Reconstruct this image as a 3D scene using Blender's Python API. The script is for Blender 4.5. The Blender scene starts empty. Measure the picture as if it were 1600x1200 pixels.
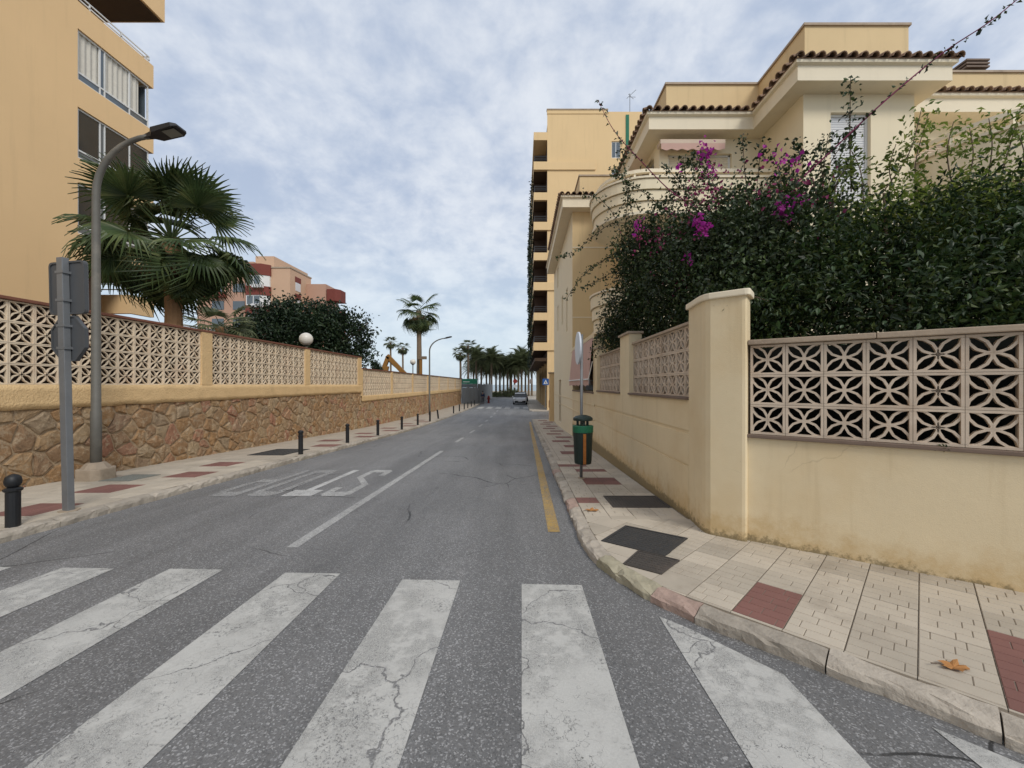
import bpy, bmesh, math, random
import numpy as np
from mathutils import Vector, Matrix, Euler, noise as mnoise
random.seed(7); np.random.seed(7)
R = math.radians
S = bpy.context.scene
COL = S.collection
# ---------------------------------------------------------------- camera, sky, sun, exposure
CAMZ, F, VX, VY = 1.65, 625.0, 815.0, 601.0
cam_d = bpy.data.cameras.new('camera'); cam = bpy.data.objects.new('camera', cam_d); COL.objects.link(cam)
cam.location = (0, 0, CAMZ); cam.rotation_euler = (R(90), 0, 0)
cam_d.sensor_width = 36; cam_d.lens = 36*F/1600; cam_d.shift_x = -15/1600; cam_d.shift_y = 1/1600
cam_d.clip_start = 0.05; cam_d.clip_end = 12000
S.camera = cam
S.view_settings.view_transform = 'Standard'; S.view_settings.look = 'None'
S.view_settings.exposure = 0.32; S.view_settings.gamma = 1.0; S.view_settings.use_curve_mapping = False
SUN_EL, SUN_AZ = 42, 146          # azimuth measured clockwise from +Y (the view direction)
W = bpy.data.worlds.new('World'); S.world = W; W.use_nodes = True
nt = W.node_tree; N = nt.nodes; L = nt.links; N.clear()
def wn(t, **k):
    n = N.new(t)
    for a, b in k.items(): setattr(n, a, b)
    return n
out = wn('ShaderNodeOutputWorld'); bg = wn('ShaderNodeBackground'); bg.inputs[1].default_value = 0.1
sky = wn('ShaderNodeTexSky', sky_type='NISHITA', sun_disc=False, sun_elevation=R(SUN_EL), sun_rotation=R(SUN_AZ), dust_density=2.0, air_density=1.0)
tc = wn('ShaderNodeTexCoord'); sep = wn('ShaderNodeSeparateXYZ'); L.new(tc.outputs['Generated'], sep.inputs[0])
def wm(op, a, b=None, c=None):
    n = wn('ShaderNodeMath', operation=op)
    for i, v in enumerate((a, b, c)):
        if v is None: continue
        if isinstance(v, (int, float)): n.inputs[i].default_value = v
        else: L.new(v, n.inputs[i])
    return n.outputs[0]
den = wm('ADD', wm('ABSOLUTE', sep.outputs[2]), 0.40)
cmb = wn('ShaderNodeCombineXYZ'); L.new(wm('DIVIDE', sep.outputs[0], den), cmb.inputs[0]); L.new(wm('DIVIDE', sep.outputs[1], den), cmb.inputs[1])
def wnoise(scale, det, rough, dist=0.0):
    n = wn('ShaderNodeTexNoise'); n.inputs['Scale'].default_value = scale; n.inputs['Detail'].default_value = det
    n.inputs['Roughness'].default_value = rough; n.inputs['Distortion'].default_value = dist
    L.new(cmb.outputs[0], n.inputs['Vector']); return n.outputs[0]
big = wnoise(1.5, 4, 0.5, 0.4); med = wnoise(5.6, 5, 0.6, 0.25); fine = wnoise(17.0, 4, 0.6, 0.1)
mixv = wm('ADD', wm('ADD', wm('MULTIPLY', big, 0.5), wm('MULTIPLY', med, 0.38)), wm('MULTIPLY', fine, 0.17))
mr = wn('ShaderNodeMapRange', interpolation_type='SMOOTHSTEP'); L.new(mixv, mr.inputs[0])
mr.inputs[1].default_value = 0.40; mr.inputs[2].default_value = 0.64; mr.inputs[3].default_value = 0.22; mr.inputs[4].default_value = 1.0
cl = wn('ShaderNodeMixRGB'); cl.inputs[1].default_value = (3.05, 3.85, 5.35, 1); cl.inputs[2].default_value = (6.7, 7.05, 7.6, 1)
L.new(mr.outputs[0], cl.inputs[0])
hz = wn('ShaderNodeMapRange', interpolation_type='SMOOTHSTEP'); L.new(sep.outputs[2], hz.inputs[0])
hz.inputs[1].default_value = -0.02; hz.inputs[2].default_value = 0.42; hz.inputs[3].default_value = 0.75; hz.inputs[4].default_value = 0.0
hm = wn('ShaderNodeMixRGB'); L.new(hz.outputs[0], hm.inputs[0]); L.new(cl.outputs[0], hm.inputs[1]); hm.inputs[2].default_value = (5.7, 6.75, 7.4, 1)
mx = wn('ShaderNodeMixRGB'); mx.inputs[0].default_value = 0.9; L.new(sky.outputs[0], mx.inputs[1]); L.new(hm.outputs[0], mx.inputs[2])
L.new(mx.outputs[0], bg.inputs[0]); L.new(bg.outputs[0], out.inputs[0])
sd = bpy.data.lights.new('sun', 'SUN'); sd.energy = 1.5; sd.angle = R(18); sd.color = (1.0, 0.95, 0.87)
so = bpy.data.objects.new('sun', sd); COL.objects.link(so); so.location = (0, -20, 40)
_d = Vector((math.sin(R(SUN_AZ))*math.cos(R(SUN_EL)), math.cos(R(SUN_AZ))*math.cos(R(SUN_EL)), math.sin(R(SUN_EL))))
so.rotation_euler = (-_d).to_track_quat('-Z', 'Y').to_euler()
# ---------------------------------------------------------------- helpers
GP = [(-60, 1.6), (-30, .9), (0, .11), (1.5, .07), (4, 0), (8, -.15), (12, -.30), (21, -.63), (30, -.80), (45, -.92), (60, -.97), (100, -1.0), (700, -1.0)]
def gz(y):
    n = len(GP)
    if y <= GP[0][0]: return GP[0][1]
    for i in range(n-1):
        if y <= GP[i+1][0]: break
    else: return GP[-1][1]
    def sl(k):
        if k <= 0 or k >= n-1: return (GP[min(k+1, n-1)][1]-GP[max(k-1, 0)][1])/(GP[min(k+1, n-1)][0]-GP[max(k-1, 0)][0])
        a = (GP[k][1]-GP[k-1][1])/(GP[k][0]-GP[k-1][0]); b = (GP[k+1][1]-GP[k][1])/(GP[k+1][0]-GP[k][0])
        return 0 if a*b <= 0 else 2*a*b/(a+b)
    x0, z0 = GP[i]; x1, z1 = GP[i+1]; h = x1-x0; t = (y-x0)/h; m0 = sl(i)*h; m1 = sl(i+1)*h
    return (2*t**3-3*t*t+1)*z0+(t**3-2*t*t+t)*m0+(-2*t**3+3*t*t)*z1+(t**3-t*t)*m1
def at(px, py, Y): return Vector(((px-VX)/F*Y, Y, CAMZ-(py-VY)/F*Y))
class MB:
    def __init__(s): s.v = []; s.f = []
    def add(s, vs, fs):
        o = len(s.v); s.v += [tuple(p) for p in vs]; s.f += [tuple(i+o for i in f) for f in fs]; return s
    def box(s, x0, x1, y0, y1, z0, z1):
        return s.add([(x0,y0,z0),(x1,y0,z0),(x1,y1,z0),(x0,y1,z0),(x0,y0,z1),(x1,y0,z1),(x1,y1,z1),(x0,y1,z1)],
                     [(0,3,2,1),(4,5,6,7),(0,1,5,4),(1,2,6,5),(2,3,7,6),(3,0,4,7)])
    def obox(s, o, ax, ay, az):   # origin corner + three edge vectors
        o, ax, ay, az = map(Vector, (o, ax, ay, az))
        p = [o, o+ax, o+ax+ay, o+ay]; p += [q+az for q in p]
        return s.add(p, [(0,3,2,1),(4,5,6,7),(0,1,5,4),(1,2,6,5),(2,3,7,6),(3,0,4,7)])
    def prism(s, poly, z0, z1):
        n = len(poly); a0 = z0 if callable(z0) else (lambda x, y: z0); a1 = z1 if callable(z1) else (lambda x, y: z1)
        vs = [(x, y, a0(x, y)) for x, y in poly]+[(x, y, a1(x, y)) for x, y in poly]
        fs = [tuple(range(n-1, -1, -1)), tuple(range(n, 2*n))]+[(i, (i+1) % n, n+(i+1) % n, n+i) for i in range(n)]
        return s.add(vs, fs)
    def quad(s, a, b, c, d): return s.add([a, b, c, d], [(0, 1, 2, 3)])
    def tube(s, pts, rad, n=8, cap=True):
        pts = [Vector(p) for p in pts]; m = len(pts)
        if not hasattr(rad, '__len__'): rad = [rad]*m
        vs = []; up = None
        for i, p in enumerate(pts):
            t = (pts[min(i+1, m-1)]-pts[max(i-1, 0)]).normalized()
            if up is None: up = Vector((0, 0, 1)) if abs(t.z) < .9 else Vector((1, 0, 0))
            a = t.cross(up).normalized(); b = a.cross(t).normalized(); up = b
            for k in range(n):
                w = 2*math.pi*k/n; vs.append(p+(a*math.cos(w)+b*math.sin(w))*rad[i])
        fs = [(i*n+k, i*n+(k+1) % n, (i+1)*n+(k+1) % n, (i+1)*n+k) for i in range(m-1) for k in range(n)]
        if cap: fs += [tuple(range(n-1, -1, -1)), tuple(range((m-1)*n, m*n))]
        return s.add(vs, fs)
    def lathe(s, c, prof, n=16):   # prof [(r,z)]
        c = Vector(c); vs = []
        for r, z in prof:
            for k in range(n): vs.append(c+Vector((r*math.cos(2*math.pi*k/n), r*math.sin(2*math.pi*k/n), z)))
        m = len(prof); fs = [(i*n+k, i*n+(k+1) % n, (i+1)*n+(k+1) % n, (i+1)*n+k) for i in range(m-1) for k in range(n)]
        fs += [tuple(range(n-1, -1, -1)), tuple(range((m-1)*n, m*n))]
        return s.add(vs, fs)
    def sweep(s, poly, prof, close=True, flat=None):   # outward = right-hand normal of the path
        P = [Vector((x, y)) for x, y in poly]; n = len(P); m = len(prof); vs = []
        for i in range(n):
            ns = []
            if i > 0: d = (P[i]-P[i-1]).normalized(); ns.append(Vector((d.y, -d.x)))
            if i < n-1: d = (P[i+1]-P[i]).normalized(); ns.append(Vector((d.y, -d.x)))
            nn = ns[0] if len(ns) == 1 else (ns[0]+ns[1])/(1+ns[0].dot(ns[1]))
            for d, z in prof: vs.append((P[i].x+nn.x*d, P[i].y+nn.y*d, z+(flat(P[i].y) if flat else 0)))
        fs = []
        for i in range(n-1):
            for k in range(m if close else m-1):
                fs.append((i*m+k, (i+1)*m+k, (i+1)*m+(k+1) % m, i*m+(k+1) % m))
        if close: fs += [tuple(range(m)), tuple(range(n*m-1, (n-1)*m-1, -1))]
        return s.add(vs, fs)
    def skin(s, p0, p1, z0, z1, ops=(), depth=.18):  # wall sheet with openings and their reveals; outward = right of p0->p1
        p0 = Vector(p0); p1 = Vector(p1); t = (p1-p0).normalized(); ln = (p1-p0).length; inn = Vector((-t.y, t.x))
        def P(a, z, d=0): q = p0+t*a+inn*d; return (q.x, q.y, z)
        xs = sorted(set([0, ln]+[o[0] for o in ops]+[o[1] for o in ops])); zs = sorted(set([z0, z1]+[o[2] for o in ops]+[o[3] for o in ops]))
        for a, b in zip(xs, xs[1:]):
            for c, d in zip(zs, zs[1:]):
                if any(o[0] <= a+1e-6 and b <= o[1]+1e-6 and o[2] <= c+1e-6 and d <= o[3]+1e-6 for o in ops): continue
                s.quad(P(a, c), P(b, c), P(b, d), P(a, d))
        for a, b, c, d in ops:
            s.quad(P(a, c), P(a, d), P(a, d, depth), P(a, c, depth)); s.quad(P(b, d), P(b, c), P(b, c, depth), P(b, d, depth))
            s.quad(P(a, d), P(b, d), P(b, d, depth), P(a, d, depth)); s.quad(P(b, c), P(a, c), P(a, c, depth), P(b, c, depth))
        return s
    def build(s, name, mat, parent=None, smooth=False, bevel=0, kind=None, fix=True):
        me = bpy.data.meshes.new(name); v = np.array(s.v, dtype=float)
        lo, hi = v.min(0), v.max(0); c = (lo+hi)/2
        if parent is None: c = np.array([c[0], c[1], lo[2]])
        me.from_pydata([tuple(p) for p in (v-c)], [], s.f)
        if fix:
            bm = bmesh.new(); bm.from_mesh(me); bmesh.ops.recalc_face_normals(bm, faces=bm.faces)
            if bevel:
                bmesh.ops.remove_doubles(bm, verts=bm.verts, dist=1e-5)
                bmesh.ops.bevel(bm, geom=[e for e in bm.edges if len(e.link_faces) == 2 and e.calc_face_angle(0) > .5], offset=bevel, segments=2, affect='EDGES', profile=.6)
            bm.to_mesh(me); bm.free()
        if smooth: me.polygons.foreach_set('use_smooth', [True]*len(me.polygons))
        me.materials.append(mat)
        return link(name, me, parent, Vector(c), kind)
def link(name, me, parent=None, loc=(0, 0, 0), kind=None):
    o = bpy.data.objects.new(name, me); COL.objects.link(o); loc = Vector(loc)
    if parent is not None:
        o.parent = parent; p = Vector((0, 0, 0)); q = parent
        while q is not None: p += q.location; q = q.parent
        loc = loc-p
    o.location = loc
    if kind: o['kind'] = kind
    return o
def thing(name, label, cat, loc, group=None):
    o = bpy.data.objects.new(name, None); COL.objects.link(o); o.location = loc; o.empty_display_size = .2
    return tag(o, label, cat, group)
def tag(o, label, cat, group=None):
    o['label'] = label; o['category'] = cat
    if group: o['group'] = group
    return o
def struct(o): o['kind'] = 'structure'; return o
def copy_tree(o, parent=None):
    c = o.copy(); COL.objects.link(c)
    if parent is not None: c.parent = parent
    for ch in list(o.children): copy_tree(ch, c)
    return c
ORD = ['first', 'second', 'third', 'fourth', 'fifth', 'sixth', 'seventh', 'eighth', 'ninth', 'tenth', 'eleventh', 'twelfth', 'thirteenth', 'fourteenth', 'fifteenth', 'sixteenth', 'seventeenth', 'eighteenth', 'nineteenth', 'twentieth', 'twenty-first', 'twenty-second', 'twenty-third', 'twenty-fourth']
# ---------------------------------------------------------------- materials
class NT:
    def __init__(s, name):
        s.m = bpy.data.materials.new(name); s.m.use_nodes = True; s.t = s.m.node_tree; s.t.nodes.clear()
        s.out = s.n('ShaderNodeOutputMaterial'); s.b = s.n('ShaderNodeBsdfPrincipled'); s.l(s.b.outputs[0], s.out.inputs[0])
        s.pos = s.n('ShaderNodeNewGeometry')
    def n(s, t, **k):
        q = s.t.nodes.new(t)
        for a, b in k.items(): setattr(q, a, b)
        return q
    def l(s, a, b): s.t.links.new(a, b)
    def put(s, sock, v):
        if isinstance(v, (int, float)): sock.default_value = v
        elif isinstance(v, tuple): sock.default_value = v if len(v) == 4 or sock.type != 'RGBA' else (*v, 1)
        else: s.l(v, sock)
    def vec(s, sc=(1, 1, 1)):
        q = s.n('ShaderNodeVectorMath', operation='MULTIPLY'); s.l(s.pos.outputs['Position'], q.inputs[0]); q.inputs[1].default_value = sc; return q.outputs[0]
    def noise(s, scale, det=4, rough=.55, sc=(1, 1, 1), dist=0):
        q = s.n('ShaderNodeTexNoise'); q.inputs['Scale'].default_value = scale; q.inputs['Detail'].default_value = det; q.inputs['Roughness'].default_value = rough
        q.inputs['Distortion'].default_value = dist; s.l(s.vec(sc), q.inputs['Vector']); return q.outputs[0]
    def vor(s, scale, feature='F1', outp='Distance', sc=(1, 1, 1), warp=0):
        q = s.n('ShaderNodeTexVoronoi', feature=feature); q.inputs['Scale'].default_value = scale
        v = s.vec(sc)
        if warp:
            w = s.n('ShaderNodeTexNoise'); w.inputs['Scale'].default_value = scale*2.2; w.inputs['Detail'].default_value = 5; s.l(v, w.inputs['Vector'])
            a = s.n('ShaderNodeVectorMath', operation='SUBTRACT'); s.l(w.outputs['Color'], a.inputs[0]); a.inputs[1].default_value = (.5, .5, .5)
            b = s.n('ShaderNodeVectorMath', operation='SCALE'); s.l(a.outputs[0], b.inputs[0]); b.inputs['Scale'].default_value = warp
            c = s.n('ShaderNodeVectorMath', operation='ADD'); s.l(v, c.inputs[0]); s.l(b.outputs[0], c.inputs[1]); v = c.outputs[0]
        s.l(v, q.inputs['Vector']); return q.outputs[outp]
    def ma(s, op, a, b=None, c=None):
        q = s.n('ShaderNodeMath', operation=op)
        for i, v in enumerate((a, b, c)):
            if v is not None: s.put(q.inputs[i], v)
        return q.outputs[0]
    def rng(s, v, a, b, c=0, d=1, smooth=True):
        q = s.n('ShaderNodeMapRange', interpolation_type='SMOOTHSTEP' if smooth else 'LINEAR'); s.put(q.inputs[0], v)
        for i, x in enumerate((a, b, c, d)): q.inputs[i+1].default_value = x
        return q.outputs[0]
    def mix(s, f, a, b, mode='MIX'):
        q = s.n('ShaderNodeMixRGB', blend_type=mode); s.put(q.inputs[0], f); s.put(q.inputs[1], a); s.put(q.inputs[2], b); return q.outputs[0]
    def scale(s, col, f):
        q = s.n('ShaderNodeVectorMath', operation='SCALE'); s.put(q.inputs[0], col if not isinstance(col, tuple) else col[:3]); s.put(q.inputs['Scale'], f); return q.outputs[0]
    def bump(s, h, strength=.3, dist=.01):
        q = s.n('ShaderNodeBump'); q.inputs['Strength'].default_value = strength; q.inputs['Distance'].default_value = dist; s.l(h, q.inputs['Height']); s.l(q.outputs[0], s.b.inputs['Normal'])
    def fin(s, col, rough=.8, spec=.3, metal=0):
        s.put(s.b.inputs['Base Color'], col); s.put(s.b.inputs['Roughness'], rough); s.b.inputs['Specular IOR Level'].default_value = spec; s.b.inputs['Metallic'].default_value = metal
        return s.m
def mat(name, c, var=.15, scale=2.5, rough=.8, spec=.3, bump=.15, bs=60, bd=.004, rand=0, island=0, metal=0, streak=0, dirt=None, dirtamt=.5):
    q = NT(name); f = q.ma('ADD', 1-var, q.ma('MULTIPLY', q.noise(scale, 6, .62), 2*var))
    if rand: f = q.ma('MULTIPLY', f, q.rng(q.n('ShaderNodeObjectInfo').outputs['Random'], 0, 1, 1-rand, 1+rand, False))
    if island: f = q.ma('MULTIPLY', f, q.rng(q.pos.outputs['Random Per Island'], 0, 1, 1-island, 1+island, False))
    col = q.scale(c, f)
    if streak: col = q.mix(q.ma('MULTIPLY', q.rng(q.noise(5, 5, .6, (.8, .8, .06)), .5, .74), streak), col, tuple(x*.55 for x in c))
    if dirt: col = q.mix(q.ma('MULTIPLY', q.rng(q.noise(1.6, 7, .68), .5, .72), dirtamt), col, dirt)
    if bump: q.bump(q.noise(bs, 4, .6), bump, bd)
    return q.fin(col, rough, spec, metal)
def asphalt_col(q):
    g = q.vor(125, 'F1', 'Color'); sp = q.n('ShaderNodeSeparateColor'); q.l(g, sp.inputs[0])
    ag = q.rng(sp.outputs[0], .72, 1.0, 0, 1); dk = q.rng(sp.outputs[1], .55, 1, 0, 1)
    base = q.ma('ADD', .118, q.ma('MULTIPLY', q.noise(.55, 6, .6), .08))
    base = q.ma('ADD', base, q.ma('MULTIPLY', q.ma('SUBTRACT', q.noise(190, 3, .7), .5), .19))
    base = q.ma('ADD', base, q.ma('MULTIPLY', ag, .19)); base = q.ma('SUBTRACT', base, q.ma('MULTIPLY', dk, .045))
    # long wheel-path polish and oil streaks along the street
    base = q.ma('MULTIPLY', base, q.rng(q.noise(1.5, 5, .6, (1, .12, 1)), .3, .75, .82, 1.22))
    base = q.ma('MULTIPLY', base, q.rng(q.noise(2.3, 6, .7, (1.3, .55, 1)), .60, .72, 1, .72))
    ck = q.vor(.42, 'DISTANCE_TO_EDGE', 'Distance', warp=.35); cm = q.ma('MULTIPLY', q.rng(ck, .0016, .005, 1, 0), q.rng(q.noise(.5, 2, .5), .50, .56))
    base = q.ma('MULTIPLY', base, q.ma('SUBTRACT', 1, q.ma('MULTIPLY', cm, .8)))
    c = q.n('ShaderNodeCombineColor'); q.l(q.ma('MULTIPLY', base, 1.0), c.inputs[0]); q.l(q.ma('MULTIPLY', base, .995), c.inputs[1]); q.l(q.ma('MULTIPLY', base, .985), c.inputs[2])
    h = q.ma('ADD', q.noise(150, 3, .7), q.ma('MULTIPLY', sp.outputs[0], .5))
    return c.outputs[0], h
def m_asphalt():
    q = NT('asphalt'); c, h = asphalt_col(q); q.bump(h, .55, .006); return q.fin(c, .62, .5)
def m_paint(name, col, wear, crack=1.0):
    q = NT(name); a, h = asphalt_col(q)
    dirty = q.ma('ADD', .82, q.ma('MULTIPLY', q.noise(3.2, 6, .65), .30))
    dirty = q.ma('MULTIPLY', dirty, q.rng(q.noise(120, 3, .7), .25, .75, .90, 1.06))
    p = q.scale(col, dirty)
    region = q.rng(q.noise(1.1, 3, .5), .40, .56)
    c1 = q.rng(q.vor(4.5, 'DISTANCE_TO_EDGE', 'Distance', warp=.6), .004, .012, 1, 0)
    c2 = q.rng(q.vor(15, 'DISTANCE_TO_EDGE', 'Distance', warp=.9), .03, .10, 1, 0)
    c3 = q.rng(q.vor(1.1, 'DISTANCE_TO_EDGE', 'Distance', warp=.5), .0025, .007, 1, 0)
    cr = q.ma('MAXIMUM', q.ma('MULTIPLY', c1, q.rng(q.noise(1.7, 3, .5), .42, .52)), q.ma('MULTIPLY', q.ma('MULTIPLY', c2, .95), q.ma('MULTIPLY', region, q.rng(q.noise(9, 3, .6), .38, .56))))
    cr = q.ma('MULTIPLY', q.ma('MAXIMUM', cr, q.ma('MULTIPLY', c3, .9)), crack)
    chip = q.ma('MULTIPLY', q.rng(q.noise(60, 5, .8), .52, .60), q.rng(q.noise(1.9, 5, .65), .47, .62))
    wr = q.rng(q.noise(38, 5, .8), 1-wear-.12, 1-wear+.16, 0, 1) if wear > 0 else 0.0
    f = q.ma('MAXIMUM', q.ma('MAXIMUM', cr, chip), wr)
    q.bump(q.ma('ADD', q.ma('MULTIPLY', f, -1.2), q.ma('MULTIPLY', h, .35)), .4, .004)
    return q.fin(q.mix(f, p, a), .7, .3)
def m_leaf(name, c0, c1, c2, trans=.25, rough=.45):
    q = NT(name); r = q.pos.outputs['Random Per Island']
    cr = q.n('ShaderNodeValToRGB'); q.l(r, cr.inputs[0]); e = cr.color_ramp.elements
    e[0].color = (*c0, 1); e[1].color = (*c2, 1); m = e.new(.6); m.color = (*c1, 1)
    col = q.mix(1.0, cr.outputs[0], q.scale((1, 1, 1), q.rng(q.noise(1.3, 3, .5), .3, .7, .7, 1.3)), 'MULTIPLY')
    q.fin(col, rough, .35)
    t = q.n('ShaderNodeBsdfTranslucent'); q.l(q.scale(col, 1.3), t.inputs[0]); ms = q.n('ShaderNodeMixShader'); ms.inputs[0].default_value = trans
    q.l(q.b.outputs[0], ms.inputs[1]); q.l(t.outputs[0], ms.inputs[2]); q.l(ms.outputs[0], q.out.inputs[0]); return q.m
def m_slabs(name, c, joint, sc, red=None):
    # paving too far away to pick apart: grid joints in the material
    q = NT(name); br = q.n('ShaderNodeTexBrick'); br.offset = 0; br.inputs['Scale'].default_value = 1; br.inputs['Brick Width'].default_value = sc; br.inputs['Row Height'].default_value = sc
    br.inputs['Mortar Size'].default_value = .006; br.inputs['Color1'].default_value = (*c, 1); br.inputs['Color2'].default_value = tuple(x*.9 for x in c)+(1,); br.inputs['Mortar'].default_value = (*joint, 1)
    q.l(q.vec(), br.inputs['Vector'])
    f = q.ma('ADD', .78, q.ma('MULTIPLY', q.noise(1.7, 6, .65), .42)); q.bump(q.noise(70, 3, .6), .15, .004)
    return q.fin(q.scale(br.outputs[0], f), .8, .3)
def m_stone(name):
    q = NT(name); r = q.n('ShaderNodeObjectInfo').outputs['Random']; r2 = q.ma('FRACT', q.ma('ADD', q.ma('MULTIPLY', r, 7.31), q.ma('MULTIPLY', q.pos.outputs['Random Per Island'], 5.17)))
    cr = q.n('ShaderNodeValToRGB'); q.l(r2, cr.inputs[0]); e = cr.color_ramp.elements
    e[0].color = (.30, .185, .10, 1); e[1].color = (.33, .22, .125, 1)
    for p, c in ((.2, (.34, .205, .10)), (.38, (.27, .175, .105)), (.52, (.36, .24, .13)), (.66, (.32, .16, .10)), (.8, (.29, .215, .14)), (.9, (.38, .28, .17))):
        m = e.new(p); m.color = (*c, 1)
    n1 = q.noise(11, 9, .75); f = q.ma('ADD', .35, q.ma('MULTIPLY', n1, 1.5))
    col = q.scale(cr.outputs[0], f); col = q.mix(q.rng(q.noise(7, 8, .78), .50, .60, 0, .72), col, (.50, .39, .265)); col = q.mix(q.rng(q.noise(5.1, 7, .75), .58, .68, 0, .65), col, (.12, .085, .055))
    q.bump(q.ma('ADD', n1, q.ma('MULTIPLY', q.noise(45, 5, .75), .5)), 1.0, .035); return q.fin(col, .9, .2)
M = {}
M['asphalt'] = m_asphalt()
M['paint'] = m_paint('crossing_paint', (.515, .51, .48), 0.0)
M['paint_worn'] = m_paint('worn_white_paint', (.50, .50, .485), .545)
M['paint_line'] = m_paint('line_paint', (.53, .53, .515), .47)
M['paint_bright'] = m_paint('bright_letter_paint', (.58, .58, .565), .40)
M['paint_yellow'] = m_paint('yellow_line_paint', (.50, .32, .085), .46)
M['slab'] = mat('paving_slab', (.47, .415, .335), .22, 2.2, .8, .3, .25, 90, .003, rand=.12, dirt=(.27, .225, .175), dirtamt=.5)
M['slab_red'] = mat('red_paving_slab', (.215, .105, .088), .2, 3, .8, .3, .25, 90, .003, rand=.1, dirt=(.16, .085, .07), dirtamt=.5)
M['joint'] = mat('paving_joint', (.25, .21, .165), .3, 6, .95)
M['far_slabs'] = m_slabs('far_paving', (.47, .41, .33), (.26, .22, .18), .3)
M['kerb'] = mat('kerb_stone', (.40, .355, .295), .34, 9, .85, .25, .7, 35, .015, rand=.16, dirt=(.20, .175, .13), dirtamt=.65)
M['kerb_pink'] = mat('pink_kerb_stone', (.40, .29, .24), .34, 9, .85, .25, .7, 35, .015, dirt=(.25, .19, .14), dirtamt=.5)
M['kerb_moss'] = mat('mossy_kerb_stone', (.38, .345, .25), .34, 9, .85, .25, .7, 35, .015, dirt=(.18, .17, .08), dirtamt=.6)
def m_gardenwall():
    q = NT('weathered_cream_render'); c = (.755, .635, .425); col = q.scale(c, q.ma('ADD', .90, q.ma('MULTIPLY', q.noise(1.1, 7, .65), .2)))
    col = q.mix(q.rng(q.noise(.8, 5, .6), .48, .70, 0, .45), col, (.66, .50, .28))
    col = q.mix(q.ma('MULTIPLY', q.rng(q.noise(5, 6, .65, (.9, .9, .07)), .52, .72), .30), col, (.50, .38, .21))
    z = q.n('ShaderNodeSeparateXYZ'); q.l(q.pos.outputs['Position'], z.inputs[0])
    low = q.rng(q.ma('ADD', z.outputs[2], q.ma('MULTIPLY', q.ma('SUBTRACT', q.noise(4, 6, .7), .5), -.9)), .02, .42, 1, 0)
    col = q.mix(q.ma('MULTIPLY', low, .62), col, (.52, .34, .13))                       # rising damp, ragged
    moss = q.rng(q.ma('ADD', z.outputs[2], q.ma('MULTIPLY', q.ma('SUBTRACT', q.noise(16, 6, .75), .5), -.30)), .08, .15, 1, 0)
    col = q.mix(q.ma('MULTIPLY', moss, .75), col, (.17, .14, .08))
    ck = q.ma('MULTIPLY', q.rng(q.vor(.9, 'DISTANCE_TO_EDGE', 'Distance', warp=.35), .0012, .0045, 1, 0), q.rng(q.noise(.9, 3, .5), .52, .6))
    pit = q.ma('MULTIPLY', q.rng(q.noise(22, 4, .7), .70, .74), .7)
    col = q.mix(q.ma('MAXIMUM', q.ma('MULTIPLY', ck, .22), pit), col, (.33, .24, .13))
    q.bump(q.ma('ADD', q.noise(130, 4, .6), q.ma('MULTIPLY', q.noise(7, 5, .6), 1.5)), .3, .006); return q.fin(col, .85, .25)
M['cream'] = m_gardenwall()
M['villa'] = mat('pale_cream_render', (.80, .70, .505), .05, .8, .85, .25, .15, 120, .003, streak=.12)
M['villa_trim'] = mat('villa_trim', (.81, .72, .55), .05, .8, .8, .25, .1, 120, .003, streak=.14)
M['villa_orange'] = mat('ochre_render', (.70, .53, .30), .07, 1.0, .85, .25, .2, 120, .003, streak=.25)
M['tower'] = mat('tower_render', (.745, .54, .295), .06, .4, .85, .25, .1, 80, .003, streak=.12)
M['orange'] = mat('orange_render', (.80, .555, .30), .08, .35, .9, .2, .35, 90, .006, streak=.10)
M['plaster'] = mat('rough_ochre_plaster', (.72, .51, .27), .16, 4, .9, .2, .9, 28, .02, dirt=(.40, .27, .14), dirtamt=.35)
M['block_l'] = mat('sand_breeze_block', (.76, .635, .475), .12, 5, .85, .25, .4, 90, .003, rand=.07, dirt=(.50, .30, .20), dirtamt=.35)
M['block_r'] = mat('grey_breeze_block', (.60, .50, .395), .18, 6, .85, .25, .4, 90, .003, rand=.08, dirt=(.35, .22, .13), dirtamt=.5)
M['coping_red'] = mat('red_brown_coping', (.20, .085, .055), .25, 5, .85)
M['coping'] = mat('stone_coping', (.42, .335, .25), .25, 6, .85, .3, .5, 50, .006, dirt=(.2, .15, .11), dirtamt=.6)
M['sill'] = mat('brown_sill', (.185, .135, .105), .25, 6, .8)
M['stone'] = m_stone('rubble_stone')
M['mortar'] = mat('stone_mortar', (.40, .30, .195), .4, 9, .95, .2, .9, 40, .02, dirt=(.24, .17, .11), dirtamt=.5)
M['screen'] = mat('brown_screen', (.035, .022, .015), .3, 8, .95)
M['hole_dark'] = mat('black_hole_backing', (.012, .014, .012), .3, 8, .95)  # near-black sheet, added so the holes of the right-hand blocks read dark
M['tile'] = mat('roof_tile', (.25, .165, .115), .35, 9, .9, .2, .4, 60, .006, rand=.3, dirt=(.10, .085, .07), dirtamt=.7)
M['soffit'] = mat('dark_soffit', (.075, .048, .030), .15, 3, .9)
M['glass'] = mat('window_glass', (.10, .125, .145), .25, 1.2, .06, .8, 0)
M['glass_dark'] = mat('dark_glass', (.022, .026, .03), .3, 1.5, .08, .6, 0)
M['curtain'] = mat('curtain', (.60, .57, .50), .14, 8, .9)
M['alu'] = mat('white_aluminium', (.72, .72, .70), .05, 3, .4, .5, 0)
M['shutter'] = mat('roller_shutter', (.68, .68, .68), .05, 3, .5, .4, 0)
M['awn_pink'] = mat('pink_awning', (.55, .36, .305), .1, 3, .9)
M['awn_cream'] = mat('cream_awning', (.62, .50, .40), .1, 3, .9)
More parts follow.
